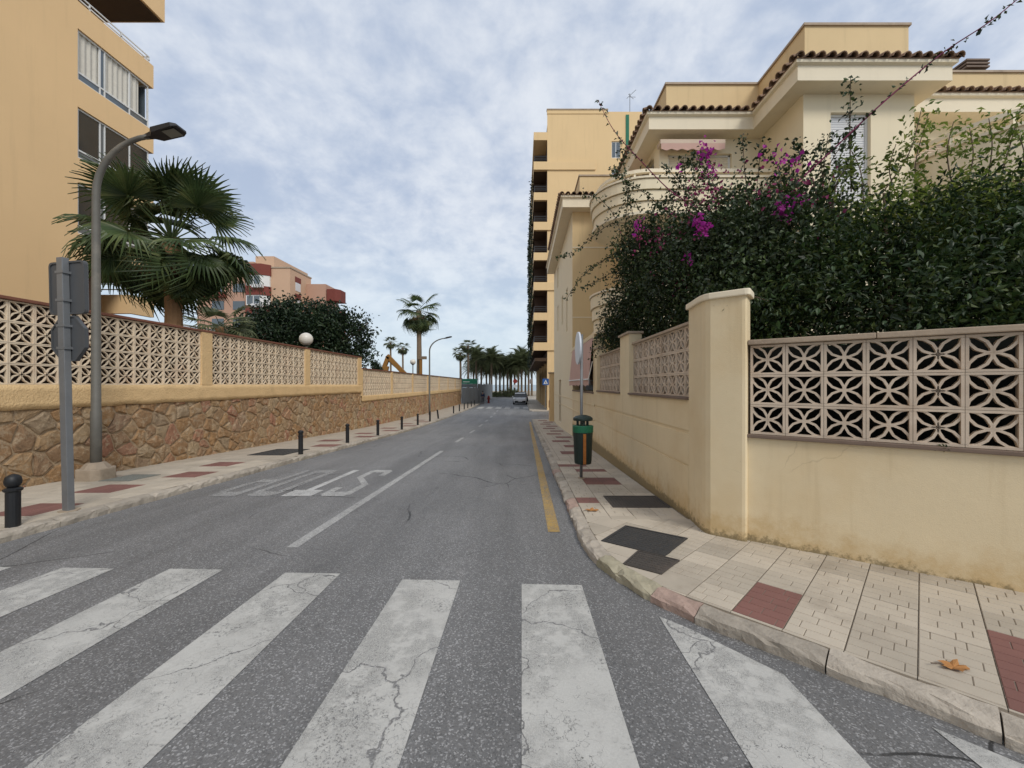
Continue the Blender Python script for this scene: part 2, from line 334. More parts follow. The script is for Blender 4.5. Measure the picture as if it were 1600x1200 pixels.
M['galv'] = mat('galvanised_steel', (.20, .21, .22), .18, 5, .5, .5, .1, 60, .002, metal=.35, dirt=(.14, .135, .13), dirtamt=.4)
M['lamp_grey'] = mat('lamp_pole_paint', (.125, .12, .105), .25, 6, .6, .4, .15, 50, .002, streak=.35, dirt=(.30, .27, .22), dirtamt=.35)
M['sign_back'] = mat('sign_back', (.075, .08, .086), .12, 4, .55, .4, 0)
M['sign_white'] = mat('sign_face', (.58, .62, .68), .06, 4, .4, .4, 0)
M['black'] = mat('black_iron', (.014, .015, .017), .25, 8, .5, .4, .2, 60, .002)
M['iron'] = mat('cast_iron', (.042, .041, .040), .35, 14, .75, .4, .5, 80, .004, dirt=(.10, .085, .07), dirtamt=.4)
M['iron_b'] = mat('dusty_iron', (.065, .057, .050), .3, 14, .8, .4, .5, 80, .004, dirt=(.13, .10, .08), dirtamt=.5)
M['cover_grey'] = mat('grey_cover', (.21, .215, .19), .2, 10, .8)
M['plinth'] = mat('stone_plinth', (.38, .31, .235), .25, 8, .9, .2, .6, 40, .01, dirt=(.2, .15, .1), dirtamt=.5)
M['bin'] = mat('bin_plastic', (.013, .026, .022), .25, 6, .5, .4)
M['bin_green'] = mat('bin_rim_green', (.012, .13, .065), .2, 6, .45, .4)
M['rust'] = mat('rust_strip', (.36, .135, .035), .4, 20, .85, .2, .4, 60, .003)
M['globe'] = mat('globe_opal', (.70, .67, .60), .08, 4, .35, .4, 0)
M['bark'] = mat('branch_bark', (.12, .085, .06), .3, 20, .9)
M['trunk'] = mat('palm_trunk', (.27, .16, .085), .3, 6, .95, .2, .9, 30, .02)
M['trunk_grey'] = mat('grey_palm_trunk', (.21, .155, .105), .3, 4, .95)
M['leaf_boug'] = m_leaf('bougainvillea_leaf', (.016, .030, .012), (.030, .052, .017), (.058, .085, .024), .16)
M['leaf_jas'] = m_leaf('shrub_leaf', (.014, .032, .011), (.030, .058, .016), (.080, .110, .026), .2)
M['leaf_young'] = m_leaf('young_leaf', (.09, .14, .025), (.15, .20, .035), (.25, .28, .06), .42)
M['bract'] = m_leaf('magenta_bract', (.30, .022, .21), (.45, .03, .35), (.55, .07, .40), .35, .7)
M['bract_old'] = m_leaf('faded_bract', (.16, .02, .07), (.23, .035, .10), (.30, .06, .13), .3, .7)
M['leaf_tree'] = m_leaf('dark_tree_leaf', (.009, .022, .011), (.019, .038, .017), (.040, .066, .026), .12)
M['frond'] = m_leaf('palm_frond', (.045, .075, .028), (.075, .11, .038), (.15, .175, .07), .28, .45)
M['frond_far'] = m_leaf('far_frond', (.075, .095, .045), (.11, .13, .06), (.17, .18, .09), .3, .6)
M['dead_frond'] = m_leaf('dead_frond', (.16, .10, .055), (.22, .145, .08), (.28, .20, .12), .15, .9)
M['soil'] = mat('garden_soil', (.10, .075, .05), .3, 3, .95)
M['sand'] = mat('sandy_ground', (.36, .31, .24), .2, .3, .95)
M['sea'] = mat('sea_water', (.10, .17, .21), .1, .05, .25, .5, .2, 3, .05)
M['pinkb'] = mat('pink_render', (.50, .31, .225), .08, .3, .9)
M['pinkside'] = mat('light_pink_render', (.60, .40, .27), .08, .3, .9)
M['redpanel'] = mat('red_panel', (.20, .055, .042), .12, 1, .8)
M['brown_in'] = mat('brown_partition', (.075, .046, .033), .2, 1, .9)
M['rail'] = mat('dark_rail', (.05, .055, .06), .15, 3, .5)
M['hoard'] = mat('grey_hoarding', (.145, .155, .16), .1, 1.4, .6)
M['hoard_l'] = mat('light_hoarding', (.27, .27, .26), .12, 1.4, .7)
M['green'] = mat('green_banner', (.02, .16, .095), .2, 3, .7)
M['yellow'] = mat('digger_yellow', (.27, .13, .03), .2, 3, .6)
M['carw'] = mat('white_car_paint', (.80, .81, .82), .04, 2, .25, .6, 0)
M['card'] = mat('dark_car_paint', (.02, .022, .026), .1, 2, .25, .6, 0)
M['rubber'] = mat('rubber', (.012, .012, .012), .2, 9, .9)
M['redlens'] = mat('red_lens', (.30, .015, .012), .1, 9, .3, .5, 0)
M['blue'] = mat('blue_sign', (.02, .09, .30), .08, 5, .5, .4, 0)
M['red'] = mat('red_paint', (.30, .04, .03), .15, 5, .6)
M['skin'] = mat('skin', (.42, .25, .17), .08, 9, .6, .3, 0)
M['navy'] = mat('navy_jacket', (.03, .04, .09), .15, 9, .9)
M['trouser'] = mat('grey_trousers', (.12, .12, .13), .15, 9, .9)
M['hair'] = mat('dark_hair', (.02, .014, .01), .2, 20, .8)
M['dead_leaf'] = mat('dead_leaf', (.40, .19, .065), .3, 30, .8)
M['white_gloss'] = mat('white_plate', (.7, .7, .7), .05, 5, .4, .4, 0)
# ---------------------------------------------------------------- ground, road, sea
def sheet(name, xs, ys, dz, m, zf=gz):
    b = MB(); nx = len(xs)
    b.v = [(x, y, zf(y)+dz) for y in ys for x in xs]
    b.f = [(j*nx+i, j*nx+i+1, (j+1)*nx+i+1, (j+1)*nx+i) for j in range(len(ys)-1) for i in range(nx-1)]
    return b.build(name, m, fix=False)
def fr(a, b, st): n = max(1, int(round((b-a)/st))); return [a+(b-a)*i/n for i in range(n+1)]
struct(sheet('ground', fr(-500, 500, 50), fr(-60, 40, 1)+fr(42, 170, 8), -.03, M['sand']))
struct(sheet('sea', [-6000, -2000, 0, 2000, 6000], [165, 400, 1500, 9000], -2.2, M['sea'], lambda y: 0))
ROAD = struct(sheet('road', fr(-40, 40, 4), fr(-40, 46, .5)+fr(47, 95, 2), 0, M['asphalt']))
def drape(polys, dz=.004, step=.35):
    """cut flat polygons (x,y) into strips along Y and lay them on the road profile"""
    b = MB()
    for poly in polys:
        y0 = min(p[1] for p in poly); y1 = max(p[1] for p in poly); n = max(1, int((y1-y0)/step+.99))
        for k in range(n):
            a = y0+(y1-y0)*k/n; c = y0+(y1-y0)*(k+1)/n
            q = clip(clip(poly, (0, a), (0, 1)), (0, c), (0, -1))
            if len(q) > 2: b.add([(x, y, gz(y)+dz) for x, y in q], [tuple(range(len(q)))])
    return b
def clip(poly, p, nrm):      # keep the side where (q-p).n >= 0
    r = []
    for i in range(len(poly)):
        a, b = poly[i], poly[(i+1) % len(poly)]
        da = (a[0]-p[0])*nrm[0]+(a[1]-p[1])*nrm[1]; db = (b[0]-p[0])*nrm[0]+(b[1]-p[1])*nrm[1]
        if da >= 0: r.append(a)
        if (da > 1e-12) != (db > 1e-12) and abs(da-db) > 1e-12:
            t = da/(da-db)
            if 0 < t < 1: r.append((a[0]+(b[0]-a[0])*t, a[1]+(b[1]-a[1])*t))
    return r
def rect(x0, x1, y0, y1): return [(x0, y0), (x1, y0), (x1, y1), (x0, y1)]
def mark(name, polys, m, dz=.004): return drape(polys, dz).build(name, m, ROAD, fix=False)
# near zebra crossing: bars along the street, far ends slightly skewed
KO = [(4.4, -.5), (3.4, .48), (2.75, 1.13), (2.12, 1.76), (1.67, 2.22), (1.17, 2.70), (.954, 2.98), (.77, 3.33), (.675, 3.62), (.625, 3.95), (.612, 4.35), (.615, 4.8), (.625, 6.0), (.66, 12.0), (.70, 27.0)]
for i, x in enumerate((-5.05, -4.1, -3.12, -2.05, -.996, 0.0, .955, 1.90)):
    y = [3.6, 3.57, 3.55, 3.47, 3.34, 3.26, 3.2, 2.6][i]; w = .487
    poly = [(x, -.8), (x+w, -.8), (x+w, y-.02), (x, y)]
    if i >= 6:
        for k in ((4, 5) if i == 6 else (2, 3)):
            p, q = KO[k], KO[k+1]; d = Vector((q[0]-p[0], q[1]-p[1])).normalized(); nn = (-d.y, d.x)   # road side
            poly = clip(poly, (p[0]+nn[0]*.09, p[1]+nn[1]*.09), nn)
    mark('crosswalk_stripe', [poly], M['paint'])
for i in range(6): mark('crosswalk_stripe', [rect(-4.85+i, -4.25+i, 42.6, 46.4)], M['paint'])
mark('center_line', [rect(-2.385, -2.265, 4.05, 11.7)], M['paint_line'])
for y in (14.1, 18, 21.9, 25.8, 29.7, 33.6, 37.5): mark('center_line_dash', [rect(-2.385, -2.265, y, y+1.75)], M['paint_line'])
mark('yellow_line', [[(.30, 4.52), (.435, 4.52), (.50, 12), (.365, 12)], [(.365, 12), (.50, 12), (.60, 25.5), (.48, 25.5)]], M['paint_yellow'])
# STOP, readable for traffic coming towards the camera (letter tops near)
LX = {'P': -4.92, 'O': -4.33, 'T': -3.74, 'S': -3.17}; LW, Y0, Y1, SW, SH = .47, 6.2, 8.5, .125, .42
def letter(ch, mt):
    x0 = LX[ch]; x1 = x0+LW; P = []
    if ch == 'T': P = [rect(x0, x1, Y0, Y0+SH), rect((x0+x1-SW)/2, (x0+x1+SW)/2, Y0+SH, Y1)]
    if ch == 'O': P = [rect(x0, x0+SW, Y0+.12, Y1-.12), rect(x1-SW, x1, Y0+.12, Y1-.12), [(x0, Y0+.12), (x0+.09, Y0), (x1-.09, Y0), (x1, Y0+.12), (x1-SW, Y0+SH*.75), (x0+SW, Y0+SH*.75)], [(x0+SW, Y1-SH*.75), (x1-SW, Y1-SH*.75), (x1, Y1-.12), (x1-.09, Y1), (x0+.09, Y1), (x0, Y1-.12)]]
    if ch == 'P': P = [rect(x1-SW, x1, Y0, Y1), rect(x0+.06, x1-SW, Y0, Y0+SH*.7), rect(x0+.06, x1-SW, Y0+1.05, Y0+1.05+SH*.7), rect(x0, x0+SW, Y0+SH*.7, Y0+1.05), ]
    if ch == 'S': P = [rect(x0+.05, x1-.05, Y0, Y0+SH*.7), rect(x0, x0+SW, Y0+SH*.2, Y0+.62), rect(x1-SW, x1, Y0+SH*.2, Y0+.86), [(x1-SW, Y0+.86), (x1, Y0+.86), (x0+SW, Y1-.80), (x0, Y1-.80)], rect(x0, x0+SW, Y1-.80, Y1-SH*.2), rect(x0+.05, x1-.05, Y1-SH*.7, Y1), rect(x1-SW, x1, Y1-.62, Y1-SH*.2)]
    mark('painted_letter', P, mt)
letter('P', M['paint_worn']); letter('O', M['paint_worn']); letter('T', M['paint_bright']); letter('S', M['paint_line'])
# ---------------------------------------------------------------- kerbs
def along(path):
    P = [Vector(p) for p in path]; acc = [0]
    for a, b in zip(P, P[1:]): acc.append(acc[-1]+(b-a).length)
    def f(s):
        s = max(0, min(acc[-1], s))
        for i in range(len(P)-1):
            if s <= acc[i+1]+1e-9:
                t = (s-acc[i])/(acc[i+1]-acc[i]); return P[i].lerp(P[i+1], t), (P[i+1]-P[i]).normalized()
    return f, acc[-1]
def kerb(path, side, h, w, joints, mats, name):
    """side +1: pavement lies to the right of the path direction"""
    root = struct(bpy.data.objects.new(name, None)); COL.objects.link(root); f, ln = along(path); p0, _ = f(0); root.location = (p0.x, p0.y, gz(p0.y))
    for k, (a, b) in enumerate(zip(joints, joints[1:])):
        a += .004; b -= .004; n = max(2, int((b-a)/.07)); mb = MB(); rr = random.uniform(-.006, .006)
        prof = [(0, -.08), (.0, h*.55), (.012, h*.86), (.034, h), (w*.6, h+.003), (w, h), (w, -.08)]; m = len(prof)
        for i in range(n+1):
            s = a+(b-a)*i/n; p, _ = f(s); t = (f(s+.12)[0]-f(s-.12)[0]).normalized(); nn = Vector((t.y, -t.x))*side
            e = .018 if i in (0, n) else 0
            for j, (d, z) in enumerate(prof):
                jt = mnoise.noise(Vector((s*11, j*3.1, k*5.7)))*.017 if 0 < j < m-1 else 0
                if j in (2, 3): jt -= e
                dd = d+rr+(mnoise.noise(Vector((s*9, j*1.7, k*2.2+9)))*.024 if j < 4 else 0)
                q = p+nn*dd; mb.v.append((q.x, q.y, gz(q.y)+z+jt))
        for i in range(n):
            for j in range(m): mb.f.append((i*m+j, (i+1)*m+j, (i+1)*m+(j+1) % m, i*m+(j+1) % m))
        mb.f += [tuple(range(m)), tuple(range((n+1)*m-1, n*m-1, -1))]
        mb.build('kerb_stone', mats(k), root)
    return f, ln
f, ln = along(KO)
def sat(x, y): # arclength nearest to a point
    return min((i*.01 for i in range(int(ln*100))), key=lambda s: (f(s)[0]-Vector((x, y))).length)
jn = [0, .6, 1.25, sat(2.75, 1.13), sat(2.12, 1.76), sat(1.67, 2.2), sat(1.17, 2.70), sat(.954, 2.98), sat(.77, 3.33), sat(.67, 3.62)]
while jn[-1] < ln-.3: jn.append(jn[-1]+random.uniform(.34, .6))
jn[-1] = ln
KH, KW = .078, .145
kerb(KO, 1, KH, KW, jn, lambda k: M['kerb_pink'] if k in (6, 13, 19) else (M['kerb_moss'] if k in (7, 8) else M['kerb']), 'kerb_right')
KL = [(-5.42, -6), (-5.42, 52.6)]; LH = .10
jn = [0]
while jn[-1] < 58.0: jn.append(jn[-1]+random.uniform(.55, .95))
jn[-1] = 58.6
kerb(KL, -1, LH, .16, jn, lambda k: M['kerb'], 'kerb_left')
# kerb of the far pavement in front of the tower
kerb([(12, 37.6), (1.0, 37.6), (.75, 37.9), (.75, 80)], 1, .1, .15, [i*.95 for i in range(56)], lambda k: M['kerb'], 'kerb_far')
# ---------------------------------------------------------------- pavements: base sheets + slabs one by one near the camera
def strip(name, left, right, ys, dz, m):
    b = MB()
    for y in ys: b.v += [(left(y), y, gz(y)+dz), (right(y), y, gz(y)+dz)]
    b.f = [(2*i, 2*i+1, 2*i+3, 2*i+2) for i in range(len(ys)-1)]
    return struct(b.build(name, m, fix=False))
PW_L = strip('pavement_left', lambda y: -7.95, lambda y: -5.57, fr(-6, 52.6, .6), LH-.012, M['joint'])
def kx(y):
    for a, b in zip(KO, KO[1:]):
        if a[1] <= y <= b[1]: return a[0]+(b[0]-a[0])*(y-a[1])/(b[1]-a[1])
    return KO[-1][0]
PW_R = strip('pavement_right', lambda y: kx(y)+KW*(1.0 if y > 3.9 else 1.35), lambda y: 6.5, fr(-.4, 4.9, .1), KH-.012, M['joint'])
b = MB()
for y in fr(4.9, 27, .6): b.v += [(kx(y)+KW, y, gz(y)+KH-.012), (2.2, y, gz(y)+KH-.012)]
b.f = [(2*i, 2*i+1, 2*i+3, 2*i+2) for i in range(len(b.v)//2-1)]; b.build('pavement_bed', M['joint'], PW_R, fix=False)
FARY = 9.3
def far_strip(l, r, y0, y1, h, par):
    b = MB()
    for y in fr(y0, y1, .5): b.v += [(l(y), y, gz(y)+h), (r(y), y, gz(y)+h)]
    b.f = [(2*i, 2*i+1, 2*i+3, 2*i+2) for i in range(len(b.v)//2-1)]; b.build('far_paving', M['far_slabs'], par, fix=False)
far_strip(lambda y: -7.95, lambda y: -5.58, FARY+.015, 52.6, LH, PW_L)
far_strip(lambda y: kx(y)+KW, lambda y: 2.2, FARY+.015, 27, KH, PW_R)
strip('pavement_far', lambda y: .9, lambda y: 8, fr(37.7, 90, 1), .1, M['far_slabs'])
def slab_mesh(name, m, kind):
    """30 cm slab whose face is cast as small offset bricks"""
    b = MB(); h = .1485; b.box(-h, h, -h, h, -.02, -.0045)
    g = .0019; rows = 3; rh = 2*h/rows
    for r in range(rows):
        y0 = -h+r*rh; cuts = {0: [[-h, .01, h], [-h, -.065, .085, h], [-h, .045, h]], 1: [[-h, -.05, .1, h], [-h, .0, h], [-h, -.1, .05, h]], 2: [[-h, h], [-h, .05, h], [-h, -.04, h]]}[kind][r]
        for x0, x1 in zip(cuts, cuts[1:]):
            a = [(x0+g, y0+g), (x1-g, y0+g), (x1-g, y0+rh-g), (x0+g, y0+rh-g)]; e = .003
            c = [(x0+g+e, y0+g+e), (x1-g-e, y0+g+e), (x1-g-e, y0+rh-g-e), (x0+g+e, y0+rh-g-e)]
            b.add([(x, y, -.0045) for x, y in a]+[(x, y, 0) for x, y in c], [(4, 5, 6, 7), (0, 1, 5, 4), (1, 2, 6, 5), (2, 3, 7, 6), (3, 0, 4, 7)])
    me = bpy.data.meshes.new(name); me.from_pydata(b.v, [], b.f); me.materials.append(m); me.materials.append(M['joint'])
    for k in range(6): me.polygons[k].material_index = 1
    return me
SL = [slab_mesh('paving_slab', M['slab'], k) for k in range(3)]; SLR = [slab_mesh('red_slab', M['slab_red'], k) for k in range(3)]
def put_slab(c, ang, h, par, red, clips=()):
    x, y = c; q = [(x+.15*(sx*math.cos(ang)-sy*math.sin(ang)), y+.15*(sx*math.sin(ang)+sy*math.cos(ang))) for sx, sy in ((-1, -1), (1, -1), (1, 1), (-1, 1))]
    full = all((p[0]-c_[0][0])*c_[1][0]+(p[1]-c_[0][1])*c_[1][1] >= 0 for p in q for c_ in clips)
    jz = random.uniform(-.0015, .0015)
    if full:
        o = link('paving_slab', (SLR if red else SL)[random.randrange(3)], par, (x, y, gz(y)+h+jz))
        sl = (gz(y+.1)-gz(y-.1))/.2; o.rotation_euler = (Matrix.Rotation(math.atan(sl), 3, 'X') @ Matrix.Rotation(ang+random.choice((0, math.pi)), 3, 'Z')).to_euler()
    else:
        p = [(x+(a-x)*.985, y+(b_-y)*.985) for a, b_ in q]
        for c_ in clips: p = clip(p, *c_)
        if len(p) > 2: MB().prism(p, lambda a, b_: gz(b_)+h-.02, lambda a, b_: gz(b_)+h-.001).build('paving_slab', M['slab_red'] if red else M['slab'], par)
# left pavement, straight rows
for j in range(19):
    y = 3.75+.3*j
    for i in range(8):
        x = -5.74-.3*i
        red = j % 4 in (0, 1) and i in ((2, 3) if j % 8 < 4 else (1, 2))
        if x > -7.85-.15: put_slab((x, y), 0, LH, PW_L, red)
# right pavement: straight rows beyond y 4.75, rows at 45 degrees round the corner
SPL = 4.75
for j in range(16):
    y = SPL+.15+.3*j-.15
    for i in range(5):
        x = kx(y)+KW+.16+.3*i
        red = (j in (7, 8) and i in (1, 2)) or (j in (3,) and i == 0) or (j in (11,) and i in (1, 2)) or (j in (13,) and i in (0, 1))
        if x < 2.1: put_slab((x, y), 0, KH, PW_R, red, [((0, SPL), (0, 1))])
kclips = []
for p, q in zip(KO[:12], KO[1:12]):
    d = Vector((q[0]-p[0], q[1]-p[1])).normalized(); nn = (d.y, -d.x); kclips.append(((p[0]+nn[0]*(KW+.004), p[1]+nn[1]*(KW+.004)), nn))
U = Vector((.7071, -.7071)); V = Vector((.7071, .7071)); o0 = Vector((1.865, 2.31))   # a known joint crossing near the kerb
for i in range(-11, 8):
    for j in range(-3, 8):
        c = o0+U*(.3*(i+.5))+V*(.3*(j+.5)-.02)
        if c.y > SPL+.15 or c.x > 5.2: continue
        if c.x > 2.12 and (c.x-2.24)*.6+(c.y-4.04)*.8 > .2: continue
        if any((c.x-p[0])*n_[0]+(c.y-p[1])*n_[1] < -.14 for p, n_ in kclips): continue
        red = (i == -2 and j in (0, 1)) or (i in (2, 3) and j in (0, 1, 2))
        put_slab((c.x, c.y), math.atan2(U.y, U.x), KH, PW_R, red, kclips+[((0, SPL), (0, -1))])
# far red bands across both pavements, laid on the far paving
for k in range(11):
    y = 10.4+1.5*k
    MB().add([(-6.9+.6*(k % 2), y, gz(y)+LH+.004), (-6.2+.6*(k % 2), y, gz(y)+LH+.004), (-6.2+.6*(k % 2), y+.6, gz(y+.6)+LH+.004), (-6.9+.6*(k % 2), y+.6, gz(y+.6)+LH+.004)], [(0, 1, 2, 3)]).build('red_paving_patch', M['slab_red'], PW_L, fix=False)
    x = 1.05+.25*(k % 2)
    MB().add([(x, y, gz(y)+KH+.004), (x+.6, y, gz(y)+KH+.004), (x+.6, y+.6, gz(y+.6)+KH+.004), (x, y+.6, gz(y+.6)+KH+.004)], [(0, 1, 2, 3)]).build('red_paving_patch', M['slab_red'], PW_R, fix=False)
struct(sheet('garden_right', [2.25, 6, 12, 30], fr(1.5, 26.5, 2.5), .06, M['soil']))
struct(sheet('garden_left', [-60, -30, -12, -8.15], fr(-8, 52, 3), .3, M['soil']))
# ---------------------------------------------------------------- covers in the pavement
def cover(name, label, quad, h, m, nx, ny, frame=True):
    """quad: four ground corners; raised studs in a grid"""
    c = [Vector(p) for p in quad]; cx = sum((p.x for p in c))/4; cy = sum(p.y for p in c)/4
    t = thing(name, label, 'cover', (cx, cy, gz(cy)+h))
    P = lambda u, v, z: (lambda q: (q.x, q.y, gz(q.y)+h+z))(c[0].lerp(c[1], u).lerp(c[3].lerp(c[2], u), v))
    b = MB()
    for (u0, u1, v0, v1) in ((0, 1, 0, .045), (0, 1, .955, 1), (0, .045, .045, .955), (.955, 1, .045, .955)):
        b.add([P(u0, v0, -.03), P(u1, v0, -.03), P(u1, v1, -.03), P(u0, v1, -.03), P(u0, v0, .006), P(u1, v0, .006), P(u1, v1, .006), P(u0, v1, .006)], [(4, 5, 6, 7), (0, 1, 5, 4), (1, 2, 6, 5), (2, 3, 7, 6), (3, 0, 4, 7)])
    b.build('frame', m, t)
    b = MB(); b.add([P(.05, .05, .0012), P(.95, .05, .0012), P(.95, .95, .0012), P(.05, .95, .0012)], [(0, 1, 2, 3)])
    for i in range(nx):
        for j in range(ny):
            u0 = .06+.88*i/nx; u1 = u0+.88/nx*.72; v0 = .06+.88*j/ny; v1 = v0+.88/ny*.72
            b.add([P(u0, v0, .0012), P(u1, v0, .0012), P(u1, v1, .0012), P(u0, v1, .0012)]+[P(u0+.006, v0+.006, .006), P(u1-.006, v0+.006, .006), P(u1-.006, v1-.006, .006), P(u0+.006, v1-.006, .006)], [(4, 5, 6, 7), (0, 1, 5, 4), (1, 2, 6, 5), (2, 3, 7, 6), (3, 0, 4, 7)])
    b.build('lid', m, t)
    return t
cover('manhole_cover', 'large dark studded iron cover set diagonally at the corner pavement', [(.80, 4.02), (1.30, 3.63), (1.70, 4.09), (1.17, 4.50)], KH+.003, M['iron'], 12, 10)
cover('manhole_cover', 'small dark iron cover beside the kerb, nearest the zebra crossing', [(.875, 3.46), (1.14, 3.26), (1.40, 3.54), (1.10, 3.77)], KH+.003, M['iron_b'], 7, 7)
cover('manhole_cover', 'dark rectangular cover against the cream wall behind the diagonal cover', [(1.20, 5.25), (1.97, 5.25), (1.97, 5.88), (1.20, 5.88)], KH+.003, M['iron_b'], 16, 10)
cover('manhole_cover', 'pale grey cover beside the foot of the near street lamp', [(-7.25, 6.85), (-6.72, 6.85), (-6.72, 7.45), (-7.25, 7.45)], LH+.003, M['cover_grey'], 6, 6)
cover('manhole_cover', 'wide dark cover on the left pavement by the stone wall', [(-6.9, 10.05), (-5.98, 10.05), (-5.98, 11.3), (-6.9, 11.3)], LH+.004, M['iron'], 8, 8)
# ---------------------------------------------------------------- breeze blocks
def block_mesh(name, m, w, d=.09, seg=7, rib=.017, frame=.019):
    """square screen block: frame plus four half-circle ribs that cross in the middle; in the XZ plane, depth along +Y"""
    b = MB(); h = w/2
    for x0, x1, z0, z1 in ((-h, h, -h, -h+frame), (-h, h, h-frame, h), (-h, -h+frame, -h+frame, h-frame), (h-frame, h, -h+frame, h-frame)):
        b.box(x0+.001, x1-.001, 0, d, z0+.001, z1-.001)
    r = h-frame*.4
    for k in range(4):
        ca, sa = math.cos(k*math.pi/2), math.sin(k*math.pi/2); vs = []
        for i in range(seg+1):
            a = math.pi*i/seg
            for rr in (r+rib/2, r-rib/2):
                lx, lz = rr*math.cos(a), -h+frame*.4+rr*math.sin(a); lz = min(lz, h)
                lx = max(-h+.004, min(h-.004, lx))
                X, Z = lx*ca-lz*sa, lx*sa+lz*ca
                vs += [(X, .006, Z), (X, d-.006, Z)]
        fs = []
        for i in range(seg):
            o = i*4; fs += [(o, o+4, o+6, o+2), (o+1, o+3, o+7, o+5), (o, o+1, o+5, o+4), (o+2, o+6, o+7, o+3)]
        b.add(vs, fs)
    me = bpy.data.meshes.new(name); me.from_pydata(b.v, [], b.f)
    bm = bmesh.new(); bm.from_mesh(me); bmesh.ops.recalc_face_normals(bm, faces=bm.faces); bm.to_mesh(me); bm.free(); me.materials.append(m); return me
BLK_L = block_mesh('screen_block', M['block_l'], .322, d=.045); BLK_R = block_mesh('screen_block', M['block_r'], .293, d=.055, rib=.020, frame=.022); BLK_S = block_mesh('screen_block', M['block_r'], .293, d=.045, rib=.020, frame=.022)
# ---------------------------------------------------------------- rubble stones: voronoi cells with depth
def cells(x0, x1, z0, z1, sx, sz, rng):
    pts = []; nz = int((z1-z0)/sz)+2; nx = int((x1-x0)/sx)+2
    for j in range(-1, nz+1):
        for i in range(-1, nx+1):
            pts.append((x0+sx*(i+.5*(j % 2)+rng.uniform(-.46, .46)), z0+sz*(j+rng.uniform(-.46, .46))))
    res = []
    for a in pts:
        if not (x0-.05 < a[0] < x1+.05 and z0-.05 < a[1] < z1+.05): continue
        p = rect(max(x0, a[0]-2*sx), min(x1, a[0]+2*sx), max(z0, a[1]-2*sz), min(z1, a[1]+2*sz))
        for q in pts:
            if q is a or abs(q[0]-a[0]) > 3*sx or abs(q[1]-a[1]) > 3*sz: continue
            n_ = (a[0]-q[0], a[1]-q[1]); p = clip(p, ((a[0]+q[0])/2, (a[1]+q[1])/2), n_)
            if len(p) < 3: break
        if len(p) >= 3: res.append(p)
    return res
def stone(b, p, X, rng, gap=.013, depth=.036):
    cx = sum(q[0] for q in p)/len(p); cz = sum(q[1] for q in p)/len(p); pp = []
    for i, q in enumerate(p):          # nick the corners so outlines are irregular
        n = p[(i+1) % len(p)]; pp.append(q); m = ((q[0]+n[0])/2+rng.uniform(-.02, .02), (q[1]+n[1])/2+rng.uniform(-.02, .02)); pp.append(m)
    def ring(sh, x, jit):
        r = []
        for y, z in pp:
            d = math.hypot(y-cx, z-cz) or 1; k = max(.2, (d-sh)/d); r.append((x+rng.uniform(-jit, jit), cx+(y-cx)*k, cz+(z-cz)*k))
        return r
    n = len(pp); t = depth*rng.uniform(.6, 1.25)
    vs = ring(gap, X-.02, 0)+ring(gap+.010, X+t*.5, .008)+ring(gap+.036, X+t, .012)+[(X+t*1.12+rng.uniform(-.006, .01), cx, cz)]
    fs = [(k*n+i, k*n+(i+1) % n, (k+1)*n+(i+1) % n, (k+1)*n+i) for k in range(2) for i in range(n)]+[(2*n+i, 2*n+(i+1) % n, 3*n) for i in range(n)]
    b.add(vs, fs)
